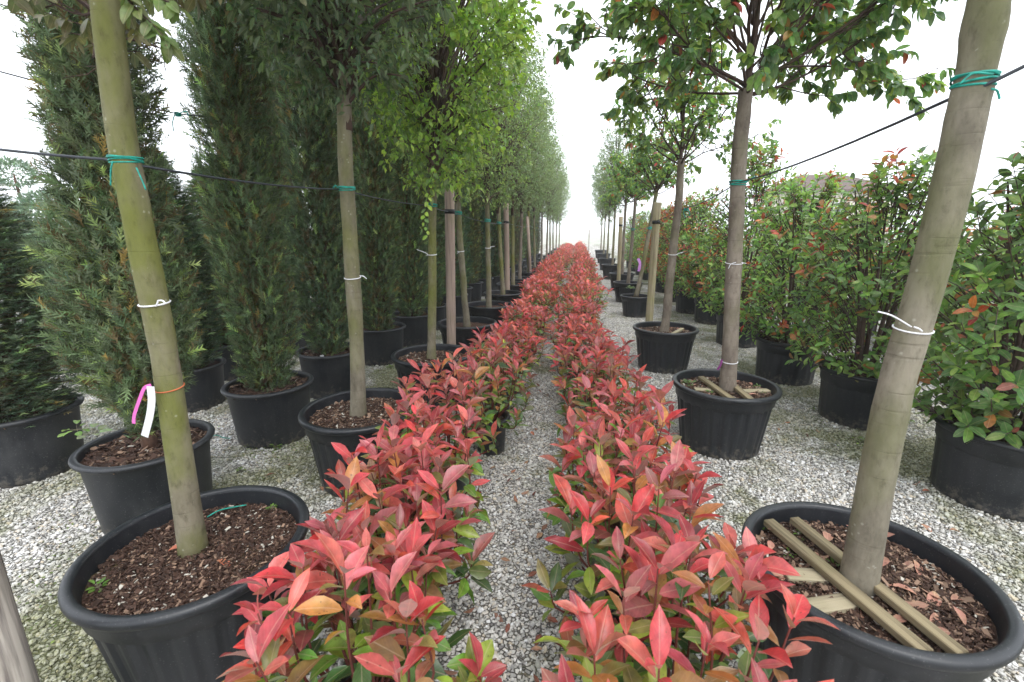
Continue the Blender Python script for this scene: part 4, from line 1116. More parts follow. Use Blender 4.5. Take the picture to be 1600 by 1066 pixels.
for (x, y) in ((-5.35, 2.6), (-5.2, 6.7), (-5.3, 7.8), (-5.2, 9.1)):
    if (x, y) == (-5.35, 2.6): continue
    cypress(x, y, CYP_V[rc.integers(3)], 'third-file cypress dimly seen behind two other files', rc.uniform(0, 6.28), tuple(rc.uniform(0.8, 1.0, 3)), 1.0)

# blue cloud-pruned conifers and shrubs farther back
def ball_cloud(r, centers, n, size, blue):
    O, D, C = [], [], []
    lv = Leaves()
    for (c, rad) in centers:
        k = int(n * rad * rad / 0.09)
        d = nrm(r.normal(0, 1, (k, 3))); q = rad * r.uniform(0.75, 1.05, k)
        for i in range(k):
            lv.add(np.asarray(c) + d[i] * q[i] * np.array([1, 1, 0.75]), nrm(d[i] + r.normal(0, 0.5, 3) + np.array([0, 0, 0.3])), r.normal(0, 1, 3), size * r.uniform(0.6, 1.3), size * 0.25, np.array(blue) * np.exp(r.normal(0, 0.25)))
    return lv.arrays()
def cloud_tree(x, y, label, balls, seed, tint, stem_top):
    r = np.random.default_rng(seed)
    root = thing('cloud_pruned_conifer', label, 'conifer', (x, y, 0), 0, 'blue cloud-pruned conifers')
    add_pot(root, POT_CYP, 0.9)
    g = Geo(); g.tube(spline([(0, 0, 0.3), (0.05, 0, stem_top * 0.5), (0, 0, stem_top)], 10), np.linspace(0.045, 0.015, 10), 8)
    for c, rad in balls: g.tube([(0.02, 0, max(0.5, c[2] - 0.35)), (c[0] * 0.6, c[1] * 0.6, c[2] - 0.15), c], [0.02, 0.015, 0.01], 6)
    link('trunk', g.mesh('trunk', BARK_CYP), root)
    A = ball_cloud(r, balls, 1500, 0.075, tint)
    c = link('crown', leaf_mass('crown', A, np.arange(len(A[0])), SM, TREE_COL), root); c['kind'] = 'stuff'
cloud_tree(-7.75, 5.6, 'blue-grey conifer with a single pom-pom on top above a wide dome', [((0, 0, 2.38), 0.22), ((0.35, 0.1, 1.88), 0.34), ((-0.4, 0, 1.55), 0.36), ((0.3, -0.1, 1.25), 0.42), ((-0.2, 0.1, 0.95), 0.5)], 61, (0.20, 0.28, 0.25), 2.3)
cloud_tree(-6.35, 5.0, 'low blue-grey mounded conifer between dark cypress tubs', [((0, 0, 1.35), 0.42), ((0.4, 0, 0.95), 0.45), ((-0.4, 0, 1.0), 0.45)], 62, (0.22, 0.30, 0.28), 1.2)
cloud_tree(-6.6, 8.3, 'pale blue conifer glimpsed between the shaggy and the neat cypress', [((0, 0, 2.4), 0.5), ((0.3, 0, 1.8), 0.6), ((-0.4, 0, 1.5), 0.6), ((0.1, 0, 1.0), 0.7)], 63, (0.20, 0.30, 0.30), 2.2)
cloud_tree(-8.6, 6.4, 'grey-green layered conifer with golden tips behind the pom-pom one', [((0, 0, 1.7), 0.45), ((0.5, 0, 1.3), 0.5), ((-0.5, 0, 1.2), 0.5), ((0.0, 0, 0.8), 0.6)], 64, (0.28, 0.29, 0.14), 1.6)

# ------------------------------------------------------------------ photinia bushes on the other side
def bush_leaves(seed, R, z0, z1, n_sh, per, size, hot, pal, gap=0.0):
    r = np.random.default_rng(seed); lv = Leaves(); g = Geo()
    for k in range(5):
        a = k * 1.26 + r.normal(0, 0.2)
        g.tube(spline([(0.05 * math.cos(a), 0.05 * math.sin(a), 0.36), (R * 0.2 * math.cos(a), R * 0.2 * math.sin(a), (z0 + z1) * 0.4), (R * 0.45 * math.cos(a), R * 0.45 * math.sin(a), z1 * 0.9)], 12), np.linspace(0.022, 0.005, 12), 7)
    for k in range(n_sh):
        u = (k + 0.5) / n_sh
        z = z0 + (z1 - z0) * u
        rr = R * (0.62 + 0.5 * math.sin(math.pi * min(1, 0.18 + 0.75 * u))) * (1 - 0.55 * max(0, u - 0.7) / 0.3)
        a = k * 2.399 + r.normal(0, 0.4)
        rad = rr * (0.35 + 0.65 * math.sqrt(r.random()))
        tip = np.array([rad * math.cos(a), rad * math.sin(a), z + r.normal(0, 0.05)])
        b = np.array([rad * 0.35 * math.cos(a), rad * 0.35 * math.sin(a), max(0.42, z - r.uniform(0.2, 0.45))])
        P = spline([b, (b + tip) / 2 + r.normal(0, 0.03, 3), tip], 7)
        g.tube(P, np.linspace(0.006, 0.002, 7), 4, cap=False)
        hk = r.random() < hot
        def colf(r, t, o):
            if hk and t > 0.5: return HOT[r.integers(4)] * np.exp(r.normal(0, 0.15))
            if r.random() < 0.05: return MID[r.integers(len(MID))]
            return pal[r.integers(len(pal))] * np.exp(r.normal(0, 0.15))
        make_shoot(r, P, lv, 0.25, per, size, 1, (0.6, 1.1), (1.0, 1.6), colf, 0.46)
    return g, lv.arrays()
G_BUSH = 'photinia bushes in black tubs'
def bush(x, y, label, geoA=None, me=None, n_leaves=0, rz=0.0, sc=1.0, cat='bush'):
    root = thing('photinia_bush', label, cat, (x, y, 0), rz, G_BUSH)
    add_pot(root, POT_BUSH, 1.0, MULCH_CYP if n_leaves else None)
    if me is None:
        g, A = geoA
        link('stems', g.mesh('stems', BARK_DARK), root)
        big, rest = biggest_in_view(A, (x, y, 0), rz, n_leaves)
        c = link('foliage', leaf_mass('foliage', A, rest, OV, TREE_COL), root); c['kind'] = 'stuff'
        leaf_objects(A, big, 'OV', OV, TREE_OBJ, c)
    else:
        s = link('stems', me[0], root); c = link('foliage', me[1], root); c['kind'] = 'stuff'
        s.scale = c.scale = (1, 1, sc)
    return root
bush(2.58, 2.92, 'large-leaved green photinia bush with red leaves fallen in its tub', bush_leaves(71, 0.56, 0.50, 2.10, 250, 13, 0.088, 0.05, BUSHG * 0.9), n_leaves=300)
bush(2.46, 4.12, 'dense green photinia bush behind the stout leaning trunk, near the edging', bush_leaves(72, 0.62, 0.50, 2.15, 290, 13, 0.078, 0.12, BUSHG), n_leaves=300, rz=0)
bush(2.32, 5.25, 'yellow-green photinia bush whose tub has two bricks beside it', bush_leaves(73, 0.64, 0.5, 2.15, 300, 13, 0.075, 0.18, BUSHG * 1.25), n_leaves=200)
BV = []
for q, (R_, z1_, hot_, pal_) in enumerate(((0.66, 2.75, 0.10, BUSHG * 1.1), (0.7, 2.3, 0.2, BUSHG * 1.15), (0.7, 2.35, 0.85, BUSHG * 0.8), (0.6, 1.6, 0.2, BUSHG))):
    g_, A_ = bush_leaves(80 + q, R_, 0.5, z1_, 300, 12, 0.080, hot_, pal_)
    BV.append((g_.mesh('stems', BARK_DARK), leaf_mass('foliage', A_, np.arange(len(A_[0])), OV, TREE_COL)))
bush(2.34, 6.88, 'tallest green photinia bush, directly behind the grey standard trunk', me=BV[0])
bush(2.42, 8.55, 'photinia bush with a bright red tip over its tub, past the tallest bush', me=BV[3])
bush(2.30, 9.6, 'light green photinia bush behind the straggly slim standard', me=BV[1], rz=1.0)
bush(2.35, 11.2, 'mostly red photinia bush in the bush row behind the pale post', me=BV[2])
bush(2.40, 12.9, 'second red photinia bush farther along the bush row', me=BV[2], rz=2.0, sc=0.95)
for k, y in enumerate((14.6, 16.2, 17.9, 19.6, 21.4)):
    bush(2.45, y, 'green photinia bush deep along the bush row past the red ones', me=BV[1 if k % 2 else 0], rz=k * 1.3, sc=0.85)
lab_b = 'photinia bush in the outer file beyond the dark edging strip'
for k, (x, y) in enumerate(((4.55, 3.9), (4.5, 5.2), (4.45, 6.6), (4.5, 8.0), (4.5, 9.6), (4.5, 11.4), (5.9, 5.2), (5.9, 6.9))):
    bush(x, y, lab_b, me=BV[(3, 1, 3, 1, 0, 1, 1, 0)[k]], rz=0.8 * k, sc=(0.85, 0.85, 1, 0.85, 0.75, 0.85, 0.85, 0.75)[k])

# ------------------------------------------------------------------ posts, wires, ties and tags
def post(x, y, z1, r, mat, label, lean=(0, 0), strap=None, z0=-0.02):
    root = thing('wooden_post', label, 'post', (x, y, 0), 0, 'round wooden posts of the wire lines')
    g = Geo(); n = 14
    t = np.linspace(0, 1, n)
    P = np.stack([lean[0] * t, lean[1] * t, z0 + (z1 - z0) * t], 1)
    rad = np.full(n, r) * (1 + np.random.default_rng(int(x * 100 + 900)).normal(0, 0.012, n)); rad[-1] *= 0.93
    P[-2] = P[-1] - np.array([0, 0, 0.006]); g.tube(P, rad, 20)
    link('shaft', g.mesh('shaft', mat), root)
    if strap:
        s = Geo(); c = np.array([lean[0] * strap / z1, lean[1] * strap / z1, strap])
        s.tube([c - np.array([0, 0, 0.022]), c + np.array([0, 0, 0.022])], [r * 1.05, r * 1.05], 20)
        link('strap', s.mesh('strap', STRAP), root)
    return root
post(-1.36, 4.72, 2.03, 0.050, POST_PINK, 'pinkish weathered round post with black strap beside the lime green tree', (0.04, 0), 1.80)
post(-1.41, 9.20, 2.14, 0.052, POST_PINK, 'second pinkish post down the cypress side row', (-0.03, 0), 1.78)
post(1.00, 6.40, 1.97, 0.050, POST_GREEN, 'pale yellow-green round post behind the straggly photinia standard', (0.0, 0), 1.72)
post(1.10, 12.6, 1.98, 0.052, POST_GREEN, 'second pale yellow-green post down the bush side row', (-0.03, 0), 1.76)
_pb = atY(20, 985, 0.80)
post(_pb[0] - 0.062, 0.80, 1.30, 0.05, POST_GREY, 'grey cracked wooden post standing in front of the mossy trunk tub', (0, 0), None)
post(0.80, 38.0, 1.75, 0.05, POST_GREY, 'lone thin post standing past the end of the red rows', (0, 0), None)
# gap-filling thin stakes leaning on two trees of the cypress side
def stake(p0, p1, r, mat, label):
    g = Geo(); g.tube([np.array(p1) * 0, (np.array(p1) - np.array(p0)) * 0.5, np.array(p1) - np.array(p0)], r, 12)
    o = link('leaning_stake', g.mesh('leaning_stake', mat), None, tuple(p0)); return tag(o, label, 'stake')
stake((-1.28, 12.75, 0.0), (-1.42, 12.85, 2.0), 0.04, POST_PINK, 'pale stake leaning against a mossy trunk past the second post')

def wire(pts, r, label, name='support_wire', sag=0.012, mat=WIRE):
    P = []
    for a, b in zip(pts[:-1], pts[1:]):
        a, b = np.array(a), np.array(b); t = np.linspace(0, 1, 9)[:-1, None]
        P.append(a + (b - a) * t + np.array([0, 0, -1.0]) * sag * np.linalg.norm(b - a) * 4 * t * (1 - t))
    P.append(np.array([pts[-1]])); P = np.concatenate(P)
    o0 = P[0].copy(); g = Geo(); g.tube(P - o0, r, 6)
    o = link(name, g.mesh(name, mat), None, tuple(o0)); return tag(o, label, 'wire')
def ring(c, rx, r, turns, pitch, tilt, rad, ns=26):
    t = np.linspace(0, turns * 2 * math.pi, ns * max(1, turns))
    return np.stack([c[0] + rx * np.cos(t), c[1] + rx * np.sin(t), c[2] + pitch * t / 6.283 + tilt[0] * rx * np.cos(t) + tilt[1] * rx * np.sin(t)], 1)
def tie(px, py, Y, rx, label, turns=3, mat=TIE_GREEN, r=0.004, tail=None, grp='green ties on the trunks', cat='tie', name='plastic_tie', pitch=0.008, band=False):
    c = atY(px, py, Y)
    if rx > 0.03:          # wrap the trunk that stands here
        best = min(((np.linalg.norm(P[i] - c), P, rd, i) for P, rd in TRUNKS for i in [int(np.argmin(np.linalg.norm(P - c, axis=1)))]), key=lambda t: t[0])
        if best[0] < 0.25:
            P, rd, i = best[1], best[2], best[3]
            c = np.array([np.interp(c[2], P[:, 2], P[:, 0]), np.interp(c[2], P[:, 2], P[:, 1]), c[2]])
            rx = np.interp(c[2], P[:, 2], rd) + r * 0.8
    g = Geo()
    if band:
        P = ring((0, 0, 0), rx, r, 1, 0.0, (0.06, 0.1), r); P[-1] = P[0]
        for dz in np.linspace(-r * 2.2, r * 2.2, 4): g.tube(P + np.array([0, 0, dz]), r, 6, cap=False)
    else:
        for q in range(turns):
            P = ring((0, 0, q * pitch - turns * pitch / 2), rx + 0.001 * q, r, 1, 0.0, (0.10 * math.sin(q * 2.1), 0.12 * math.cos(q * 1.7)), r); P[-1] = P[0]
            g.tube(P, r, 6, cap=False)
    if tail:
        for tl in tail:
            P = [np.array(p) - c for p in tl]
            g.tube(spline(P, 10), r * 0.9, 6)
    o = link(name, g.mesh(name, mat), None, tuple(c)); return tag(o, label, cat, grp)
def tr_tail(Y, *pp): return [atY(x, y, Y) for x, y in pp]
tie(190, 249, 1.29, 0.052, 'green tie round the mossy trunk with two loose ends', 4, r=0.0024, pitch=0.0042, tail=[tr_tail(1.235, (176, 252), (173, 268), (173, 290)), tr_tail(1.25, (213, 262), (222, 282), (228, 297))])
tie(541, 294, 2.60, 0.044, 'green tie round the slender grey trunk', 4, r=0.003, pitch=0.005, tail=[tr_tail(2.55, (528, 294), (524, 290), (519, 296))])
tie(675, 320, 3.95, 0.038, 'green tie round the trunk of the lime green tree', 3)
for px, py, Y, lb in ((719, 332, 5.48, 'green tie on the trunk behind the pinkish post'), (758, 344, 6.93, 'green tie one trunk past the pinkish post'), (785, 348, 8.35, 'green tie beside the second pinkish post')):
    tie(px, py, Y, 0.041, lb, 3, r=0.006, pitch=0.012)
tie(1524, 124, 1.46, 0.058, 'loose green tie wound round the stout leaning trunk', 4, r=0.0030, pitch=0.008, tail=[tr_tail(1.40, (1549, 139), (1558, 142), (1562, 155)), tr_tail(1.385, (1499, 132), (1520, 115), (1552, 116))])
tie(1153, 285, 3.44, 0.058, 'green tie round the grey photinia standard', 4, pitch=0.007, tail=[tr_tail(3.40, (1166, 285), (1174, 279), (1180, 276))])
tie(1072, 327, 5.49, 0.02, 'knotted green tie hanging beside the straggly slim standard', 3, r=0.005, tail=[tr_tail(5.45, (1070, 325), (1068, 333), (1071, 340)), tr_tail(5.45, (1074, 325), (1077, 331), (1078, 338))])
tie(1005, 356, 9.0, 0.044, 'green tie on the outward leaning standard', 3, r=0.006, pitch=0.012)
tie(984.5, 358, 10.9, 0.04, 'green tie on the grey standard behind the leaning one', 3, r=0.006, pitch=0.012)

G_TAG = 'white plastic tag strips on the trunks'
def wtag(px, py, Y, rx, label, tails, r=0.0028):
    return tie(px, py, Y, rx, label, 1, TAG_WHITE, r, tails, G_TAG, 'tag', 'tag_strip', band=False)
wtag(236, 472, 1.29, 0.052, 'white tag strip knotted round the mossy trunk', [tr_tail(1.235, (247, 470), (254, 470), (259, 475)), tr_tail(1.235, (247, 470), (246, 474), (243, 479))])
wtag(553, 433, 2.60, 0.046, 'white tag strip on the slender grey trunk', [tr_tail(2.56, (562, 431), (568, 432), (573, 436))], 0.003)
wtag(675, 397, 3.95, 0.038, 'white tag strip with a long tail on the lime green tree trunk', [tr_tail(3.91, (668, 397), (662, 394), (651, 390)), tr_tail(3.91, (668, 397), (667, 400))], 0.0035)
wtag(724, 392, 5.48, 0.042, 'white tag strip behind the pinkish post', [tr_tail(5.44, (718, 394), (714, 396))], 0.004)
wtag(762, 387, 6.93, 0.041, 'white tag strip one trunk past the pinkish post', [tr_tail(6.89, (766, 386), (773, 385))], 0.005)
wtag(1436, 512, 1.46, 0.057, 'white tag strip with a long flat tail on the stout trunk', [tr_tail(1.40, (1424, 511), (1395, 494), (1372, 487)), tr_tail(1.40, (1428, 511), (1436, 514), (1441, 518))], 0.0025)
wtag(1148, 410, 3.44, 0.058, 'thin white tag strip curling off the grey standard', [tr_tail(3.38, (1150, 410), (1142, 413), (1138, 420)), tr_tail(3.38, (1158, 410), (1166, 412))], 0.0025)
wtag(1138, 563, 3.44, 0.060, 'beaded white ring low on the grey standard trunk', [], 0.003)
wtag(1053, 397, 5.49, 0.046, 'white tag strip on the straggly slim standard', [tr_tail(5.44, (1058, 397), (1068, 394))], 0.0035)
# red twine with a pink tag and a white card on the mossy trunk
tie(259, 604, 1.29, 0.054, 'thin orange twine round the mossy trunk', 1, TWINE_RED, 0.0022, None, None, 'twine', 'twine_loop')
def strip(pts, width, label, mat, name, cat='tag', nrm_dir=(0.2, -1, 0.1)):
    P = spline(pts, 12); d = np.gradient(P, axis=0); s = nrm(np.cross(d, np.array(nrm_dir))) * width / 2
    n = nrm(np.cross(s, d)) * 0.0006
    o0 = P[0].copy(); V = np.concatenate([P - s - n, P + s - n, P + s + n, P - s + n]) - o0; m = len(P); Q = []
    for k in range(m - 1):
        for a in range(4):
            b = (a + 1) % 4; Q.append((a * m + k, b * m + k, b * m + k + 1, a * m + k + 1))
    Q += [(0, m, 2 * m, 3 * m), (m - 1, 4 * m - 1, 3 * m - 1, 2 * m - 1)]
    o = link(name, np_mesh(name, V, [np.array(Q)], mat, smooth=False), None, tuple(o0)); return tag(o, label, cat)
strip(tr_tail(1.24, (236, 602), (226, 606), (219, 622), (210, 648), (209, 662)), 0.011, 'bright pink tag ribbon hanging from the mossy trunk', TAG_PINK, 'tag_ribbon')
strip(tr_tail(1.235, (235, 604), (237, 625), (234, 650), (226, 682)), 0.024, 'white paper card hanging below the pink ribbon', TAG_WHITE, 'tag_card')
strip(tr_tail(3.38, (1128, 562), (1126, 570), (1121, 578)), 0.016, 'purple tag at the foot of the grey standard trunk', simple_material('purple_tag', (0.16, 0.03, 0.14), 0.4), 'tag_ribbon')
strip(tr_tail(8.94, (997, 404), (1000, 412), (998, 424)), 0.05, 'purple tag on the outward leaning standard', simple_material('violet_tag', (0.45, 0.2, 0.5), 0.5), 'tag_ribbon')
# white sticker on a cypress tub: on the tub wall
_s = atY(503, 557, 3.855)
g = Geo()
for (dx, dz, w, h) in ((0, 0, 0.030, 0.018), (-0.014, -0.003, 0.012, 0.020), (0.012, 0.006, 0.014, 0.016)): g.box((dx, 0, dz), (w, 0.004, h), bev=0.0015)
tag(link('sticker', g.mesh('sticker', TAG_WHITE), None, tuple(_s)), 'torn white sticker on a smooth black tub', 'sticker')

wl_pts = [atY(-160, 212, 1.15), atY(165, 249, 1.285), atY(213, 258, 1.295), atY(533, 296, 2.60), atY(668, 321, 3.95), (-1.33, 4.72, 1.80), atY(718, 334, 5.48), atY(756, 346, 6.93), atY(784, 349, 8.35), (-1.43, 9.2, 1.78), atY(802, 351, 9.9), atY(829, 353, 12.9), (-1.45, 18, 1.72)]
wire(wl_pts, 0.0042, 'dark wire strung along the mossy and slender trunks of the cypress side')
wire([atY(1700, 52, 1.35), atY(1540, 133, 1.42), atY(1495, 150, 1.46), atY(1153, 285, 3.47), atY(1070, 326, 5.49), (1.0, 6.4, 1.74), atY(1005, 357, 9.0), (1.08, 12.6, 1.74)], 0.0048, 'dark wire strung along the stout and grey standards')
wire([atY(-160, 85, 1.9), atY(0, 112, 2.0), atY(278, 178, 2.6), atY(345, 182, 3.0), atY(420, 205, 3.7)], 0.0035, 'thin wire passing behind the shaggy cypress with a green knot')
tie(278, 178, 2.6, 0.012, 'green knot on the wire between two cypresses', 3, r=0.0035, tail=[tr_tail(2.6, (278, 178), (290, 174), (295, 181)), tr_tail(2.6, (274, 176), (270, 190), (271, 205))])

# ------------------------------------------------------------------ planks in the tubs
def plank(p0, p1, w, t, mat, label, name='wooden_plank'):
    p0, p1 = np.array(p0), np.array(p1); d = p1 - p0; L = np.linalg.norm(d); d = d / L
    s = nrm(np.cross(d, (0, 0, 1.0))); u = np.cross(s, d)
    g = Geo(); g.box((0, 0, 0), (w, t, L), bev=0.003)
    o = link(name, g.mesh(name, mat, smooth=False))
    M = Matrix.Identity(4); c = (p0 + p1) / 2
    for r in range(3): M[r][0] = s[r]; M[r][1] = -u[r]; M[r][2] = d[r]; M[r][3] = c[r]
    o.matrix_world = M
    return tag(o, label, 'plank', 'planks lying across the tubs')
zp = POT_TREE['zs']
def clip_tub(p, c, rmax):
    v = np.array([p[0] - c[0], p[1] - c[1]]); l = np.linalg.norm(v)
    if l > rmax: v = v * rmax / l
    return np.array([c[0] + v[0], c[1] + v[1], p[2]])
cR0, cR1 = (1.00, 1.49), (1.12, 3.44)
def pk(a, b, z, c, rm=0.325): return clip_tub(at(a[0], a[1], z), c, rm), clip_tub(at(b[0], b[1], z), c, rm)
z2 = zp + 0.045; z1_ = zp + 0.016
plank(*pk((1200, 815), (1450, 1025), z2, cR0), 0.045, 0.026, PLANK, 'long damp plank pressed against the camera-facing side of the stout trunk')
plank(*pk((1240, 812), (1505, 1026), z2, cR0), 0.040, 0.026, PLANK, 'long damp plank running behind the stout trunk')
plank(*pk((1225, 898), (1290, 902), z1_, cR0), 0.06, 0.022, PLANK_PALE, 'pale crosswise plank under the long ones, beside the stout trunk')
plank(*pk((1245, 955), (1330, 940), z1_, cR0), 0.06, 0.022, PLANK_PALE, 'second pale crosswise plank nearer the rim of the stout trunk tub')
plank(*pk((1095, 590), (1147, 627), z2, cR1), 0.045, 0.026, PLANK, 'damp plank on the camera-facing side of the grey standard trunk')
plank(*pk((1128, 588), (1177, 628), z2, cR1), 0.045, 0.026, PLANK, 'damp plank running behind the grey standard trunk')
plank(*pk((1085, 609), (1118, 611), z1_, cR1), 0.06, 0.022, PLANK_PALE, 'pale crosswise plank on the shrub side of the grey standard tub')
plank(*pk((1160, 612), (1206, 611), z1_, cR1), 0.06, 0.022, PLANK_PALE, 'pale crosswise plank on the bush side of the grey standard tub')
cR2 = (1.05, 5.49)
plank(*pk((1005, 522), (1050, 528), z2, cR2), 0.045, 0.026, PLANK_PALE, 'short pale plank in the tub of the straggly slim standard')
plank(*pk((1050, 527), (1066, 514), z2, cR2), 0.045, 0.026, PLANK_PALE, 'short pale plank crossing in the tub of the straggly slim standard')

# ------------------------------------------------------------------ bits and pieces on the ground
g = Geo(); g.box((0, 0, 0), (0.115, 0.06, 0.065), bev=0.006)
brick = g.mesh('concrete_brick', BRICK, smooth=False)
for (px, py, rz, lb) in ((1236, 584, 0.1, 'small pale brick touching the photinia tub'), (1254, 586, -0.05, 'small pale brick beside the other brick at the tub')):
    p = at(px, py, 0.0)
    o = link('concrete_brick', brick, None, (p[0], p[1], 0.034)); o.rotation_euler = (0, 0, rz); tag(o, lb, 'brick')
g = Geo(); g.box((0, 8.0, 0.03), (0.07, 17.0, 0.08), bev=0.012)
tag(link('edging_strip', g.mesh('edging_strip', HOSE), None, (3.18, 1.5, 0)), 'low dark reddish edging strip running along the gravel past the bushes', 'edging')
# green twine scraps
def scrap(pts, label):
    P = spline(pts, 14); o0 = P[0].copy(); g = Geo(); g.tube(P - o0, 0.003, 6)
    return tag(link('twine_scrap', g.mesh('twine_scrap', TIE_GREEN), None, tuple(o0)), label, 'twine', 'green twine scraps')
scrap([at(324, 808, zp + 0.02), at(345, 797, zp + 0.03), at(385, 789, zp + 0.022)], 'green twine scrap lying on the soil behind the mossy trunk')
scrap([at(325, 684, 0.012), at(338, 680, 0.022), at(349, 684, 0.014), at(360, 685, 0.012)], 'green twine scrap on the gravel beside the shaggy cypress tub')

rf = np.random.default_rng(77)
DRYC = np.array([(0.28, 0.09, 0.06), (0.20, 0.07, 0.05), (0.36, 0.13, 0.08), (0.16, 0.05, 0.045), (0.30, 0.16, 0.10), (0.38, 0.20, 0.14)])
def fallen(P, size, label, group, colr=None, name='fallen_leaf', tilt=0.3):
    sh = leaf_shapes('DRY', PH, DRY_OBJ)
    o = bpy.data.objects.new(name, sh[rf.integers(4)]); col.objects.link(o)
    L = size * rf.uniform(0.75, 1.2)
    o.location = P; o.scale = (L * 0.42, L, L * rf.uniform(0.4, 0.9))
    o.rotation_euler = (rf.normal(0, tilt), rf.normal(0, tilt) + (math.pi if rf.random() < 0.3 else 0), rf.uniform(0, 6.28))
    o.color = (*(colr if colr is not None else DRYC[rf.integers(6)] * np.exp(rf.normal(0, 0.15))), 1)
    return tag(o, label, 'leaf', group)
for k in range(95):     # along the path between the red rows
    y = 1.1 + 5.0 * rf.random() ** 1.4
    x = -0.17 + rf.normal(0, 0.20) + 0.0 * y
    if rf.random() < 0.35: x = rf.choice([-0.42, 0.02]) + rf.normal(0, 0.06)
    fallen((x, y, 0.020), 0.055, 'dry red-brown leaf lying on the gravel path between the red rows', 'fallen leaves on the path')
for k in range(46):
    y = 2.0 + 5.5 * rf.random(); x = rf.uniform(1.5, 3.0)
    fallen((x, y, 0.020), 0.055, 'dry reddish leaf scattered on the gravel between standards and bushes', 'fallen leaves by the bushes')
for k in range(22):
    y = 1.2 + 3.4 * rf.random(); x = rf.uniform(-2.1, -0.95)
    fallen((x, y, 0.020), 0.05, 'dry reddish leaf on the mossy gravel between shrubs and cypresses', 'fallen leaves by the cypresses')
for (cx_, cy_), n, ex, lb in ((cR0, 34, 0.075, 'curled pinkish dead leaf lying in the stout trunk tub'), (cR1, 26, 0.055, 'dead leaf lying in the grey standard tub'), (cR2, 22, 0.055, 'dead leaf lying in the straggly standard tub'), ((2.58, 2.92), 16, 0.06, 'dead leaf in the tub of the large-leaved bush')):
    for k in range(n):
        a = rf.uniform(0, 6.28); q = 0.30 * math.sqrt(rf.uniform(0.12, 1.0))
        fallen((cx_ + q * math.cos(a), cy_ + q * math.sin(a), zp + 0.022 + (0.0 if cx_ < 2 else -0.02)), ex, lb, lb.replace('curled pinkish ', '') + 's', np.array((0.42, 0.20, 0.15)) * rf.uniform(0.6, 1.15))
for (px, py, lb) in ((338, 876, 'orange-brown dead leaf beside the foot of the mossy trunk'), (262, 862, 'broken brown leaf on the soil before the mossy trunk')):
    P = at(px, py, zp + 0.02); fallen(P, 0.075, lb, 'dead leaves on the mossy trunk soil', np.array((0.42, 0.13, 0.08)), tilt=0.15)

# seedling weeds in the tubs and on the gravel
def weed(P, n, size, label, group, colr=(0.13, 0.24, 0.04), up=0.5, cat='weed'):
    r = np.random.default_rng(int(abs(P[0] * 1000) + abs(P[1] * 777)))
    lv = Leaves(); g = Geo()
    for k in range(n):
        a = k * 2.4; e = up + r.normal(0, 0.25)
        D = np.array([math.cos(a) * math.cos(e), math.sin(a) * math.cos(e), math.sin(e)])
        st = D * size * r.uniform(0.2, 0.7)
        g.tube([np.zeros(3), st * 0.6 + np.array([0, 0, 0.004]), st], [0.0012, 0.001, 0.0008], 4, cap=False)
        lv.add(st, D + np.array([0, 0, -0.2]), np.array([0, 0, 1.0]) + r.normal(0, 0.2, 3), size * r.uniform(0.5, 0.9), size * 0.4, np.array(colr) * np.exp(r.normal(0, 0.2)))
    root = thing('weed_seedling', label, cat, tuple(P), 0, group)
    st = link('stems', g.mesh('stems', BARK_GREEN), root)
    A = lv.arrays(); fo = link('foliage', leaf_mass('foliage', A, np.arange(n), OV, TREE_COL), root); fo['kind'] = 'stuff'
GW = 'weed seedlings in the tubs'
for (px, py, n, s, lb) in ((155, 918, 9, 0.032, 'small bright weed rosette on the rim side of the mossy trunk soil'), (330, 782, 12, 0.02, 'tiny seedling weeds at the back of the mossy trunk soil'), (372, 781, 12, 0.02, 'tiny seedling weeds at the back of the mossy trunk soil'), (350, 778, 10, 0.018, 'tiny seedling weeds at the back of the mossy trunk soil'), (425, 795, 14, 0.02, 'grey-green weed tuft beside the rim of the mossy trunk tub')):
    weed(at(px, py, zp + 0.01), n, s, lb, GW)
for (px, py, n, s, lb) in ((1195, 822, 12, 0.026, 'clover-like weed at the end of the plank in the stout trunk tub'), (1303, 885, 10, 0.028, 'bright weed at the foot of the stout trunk'), (1235, 866, 8, 0.02, 'small weed between planks in the stout trunk tub'), (1370, 930, 8, 0.022, 'light green weed against the plank behind the stout trunk'), (1255, 838, 8, 0.03, 'thin grassy weed between the two long planks')):
    weed(at(px, py, zp + 0.012), n, s, lb, GW)
for (px, py, n, s, lb) in ((1075, 600, 16, 0.05, 'leafy weed tuft in the grey standard tub'), (1110, 615, 10, 0.035, 'low weed before the plank in the grey standard tub'), (1184, 605, 10, 0.03, 'small weed at the bush side of the grey standard tub'), (1190, 614, 10, 0.03, 'second small weed at the bush side of the grey standard tub')):
    weed(at(px, py, zp + 0.012), n, s, lb, GW, (0.10, 0.19, 0.05))
weed(at(120, 672, 0.45), 9, 0.085, 'round-leaved weed hanging over the shaggy cypress tub rim', GW, (0.20, 0.31, 0.10), 0.25)
weed(at(148, 678, 0.43), 7, 0.09, 'dusty round-leaved weed inside the shaggy cypress tub', GW, (0.22, 0.27, 0.15), 0.2)
weed(at(650, 487, 0.46), 26, 0.10, 'leafy weeds spilling over the rim of a cypress tub', GW, (0.16, 0.24, 0.06), 0.4)
weed(at(985, 452, 0.42), 22, 0.09, 'weeds filling the tub of the outward leaning standard', GW, (0.12, 0.20, 0.07), 0.7)
GG = 'weeds growing through the gravel'
for (px, py, n, s) in ((455, 683, 14, 0.06), (432, 700, 14, 0.05), (395, 700, 10, 0.04), (375, 735, 8, 0.035), (640, 560, 14, 0.05), (610, 575, 12, 0.05), (1420, 660, 12, 0.04), (1350, 690, 10, 0.04), (1390, 590, 10, 0.05), (1270, 640, 8, 0.03)):
    weed(at(px, py, 0.008), n, s, 'low green weed tuft growing through the gravel', GG, (0.14, 0.22, 0.05))

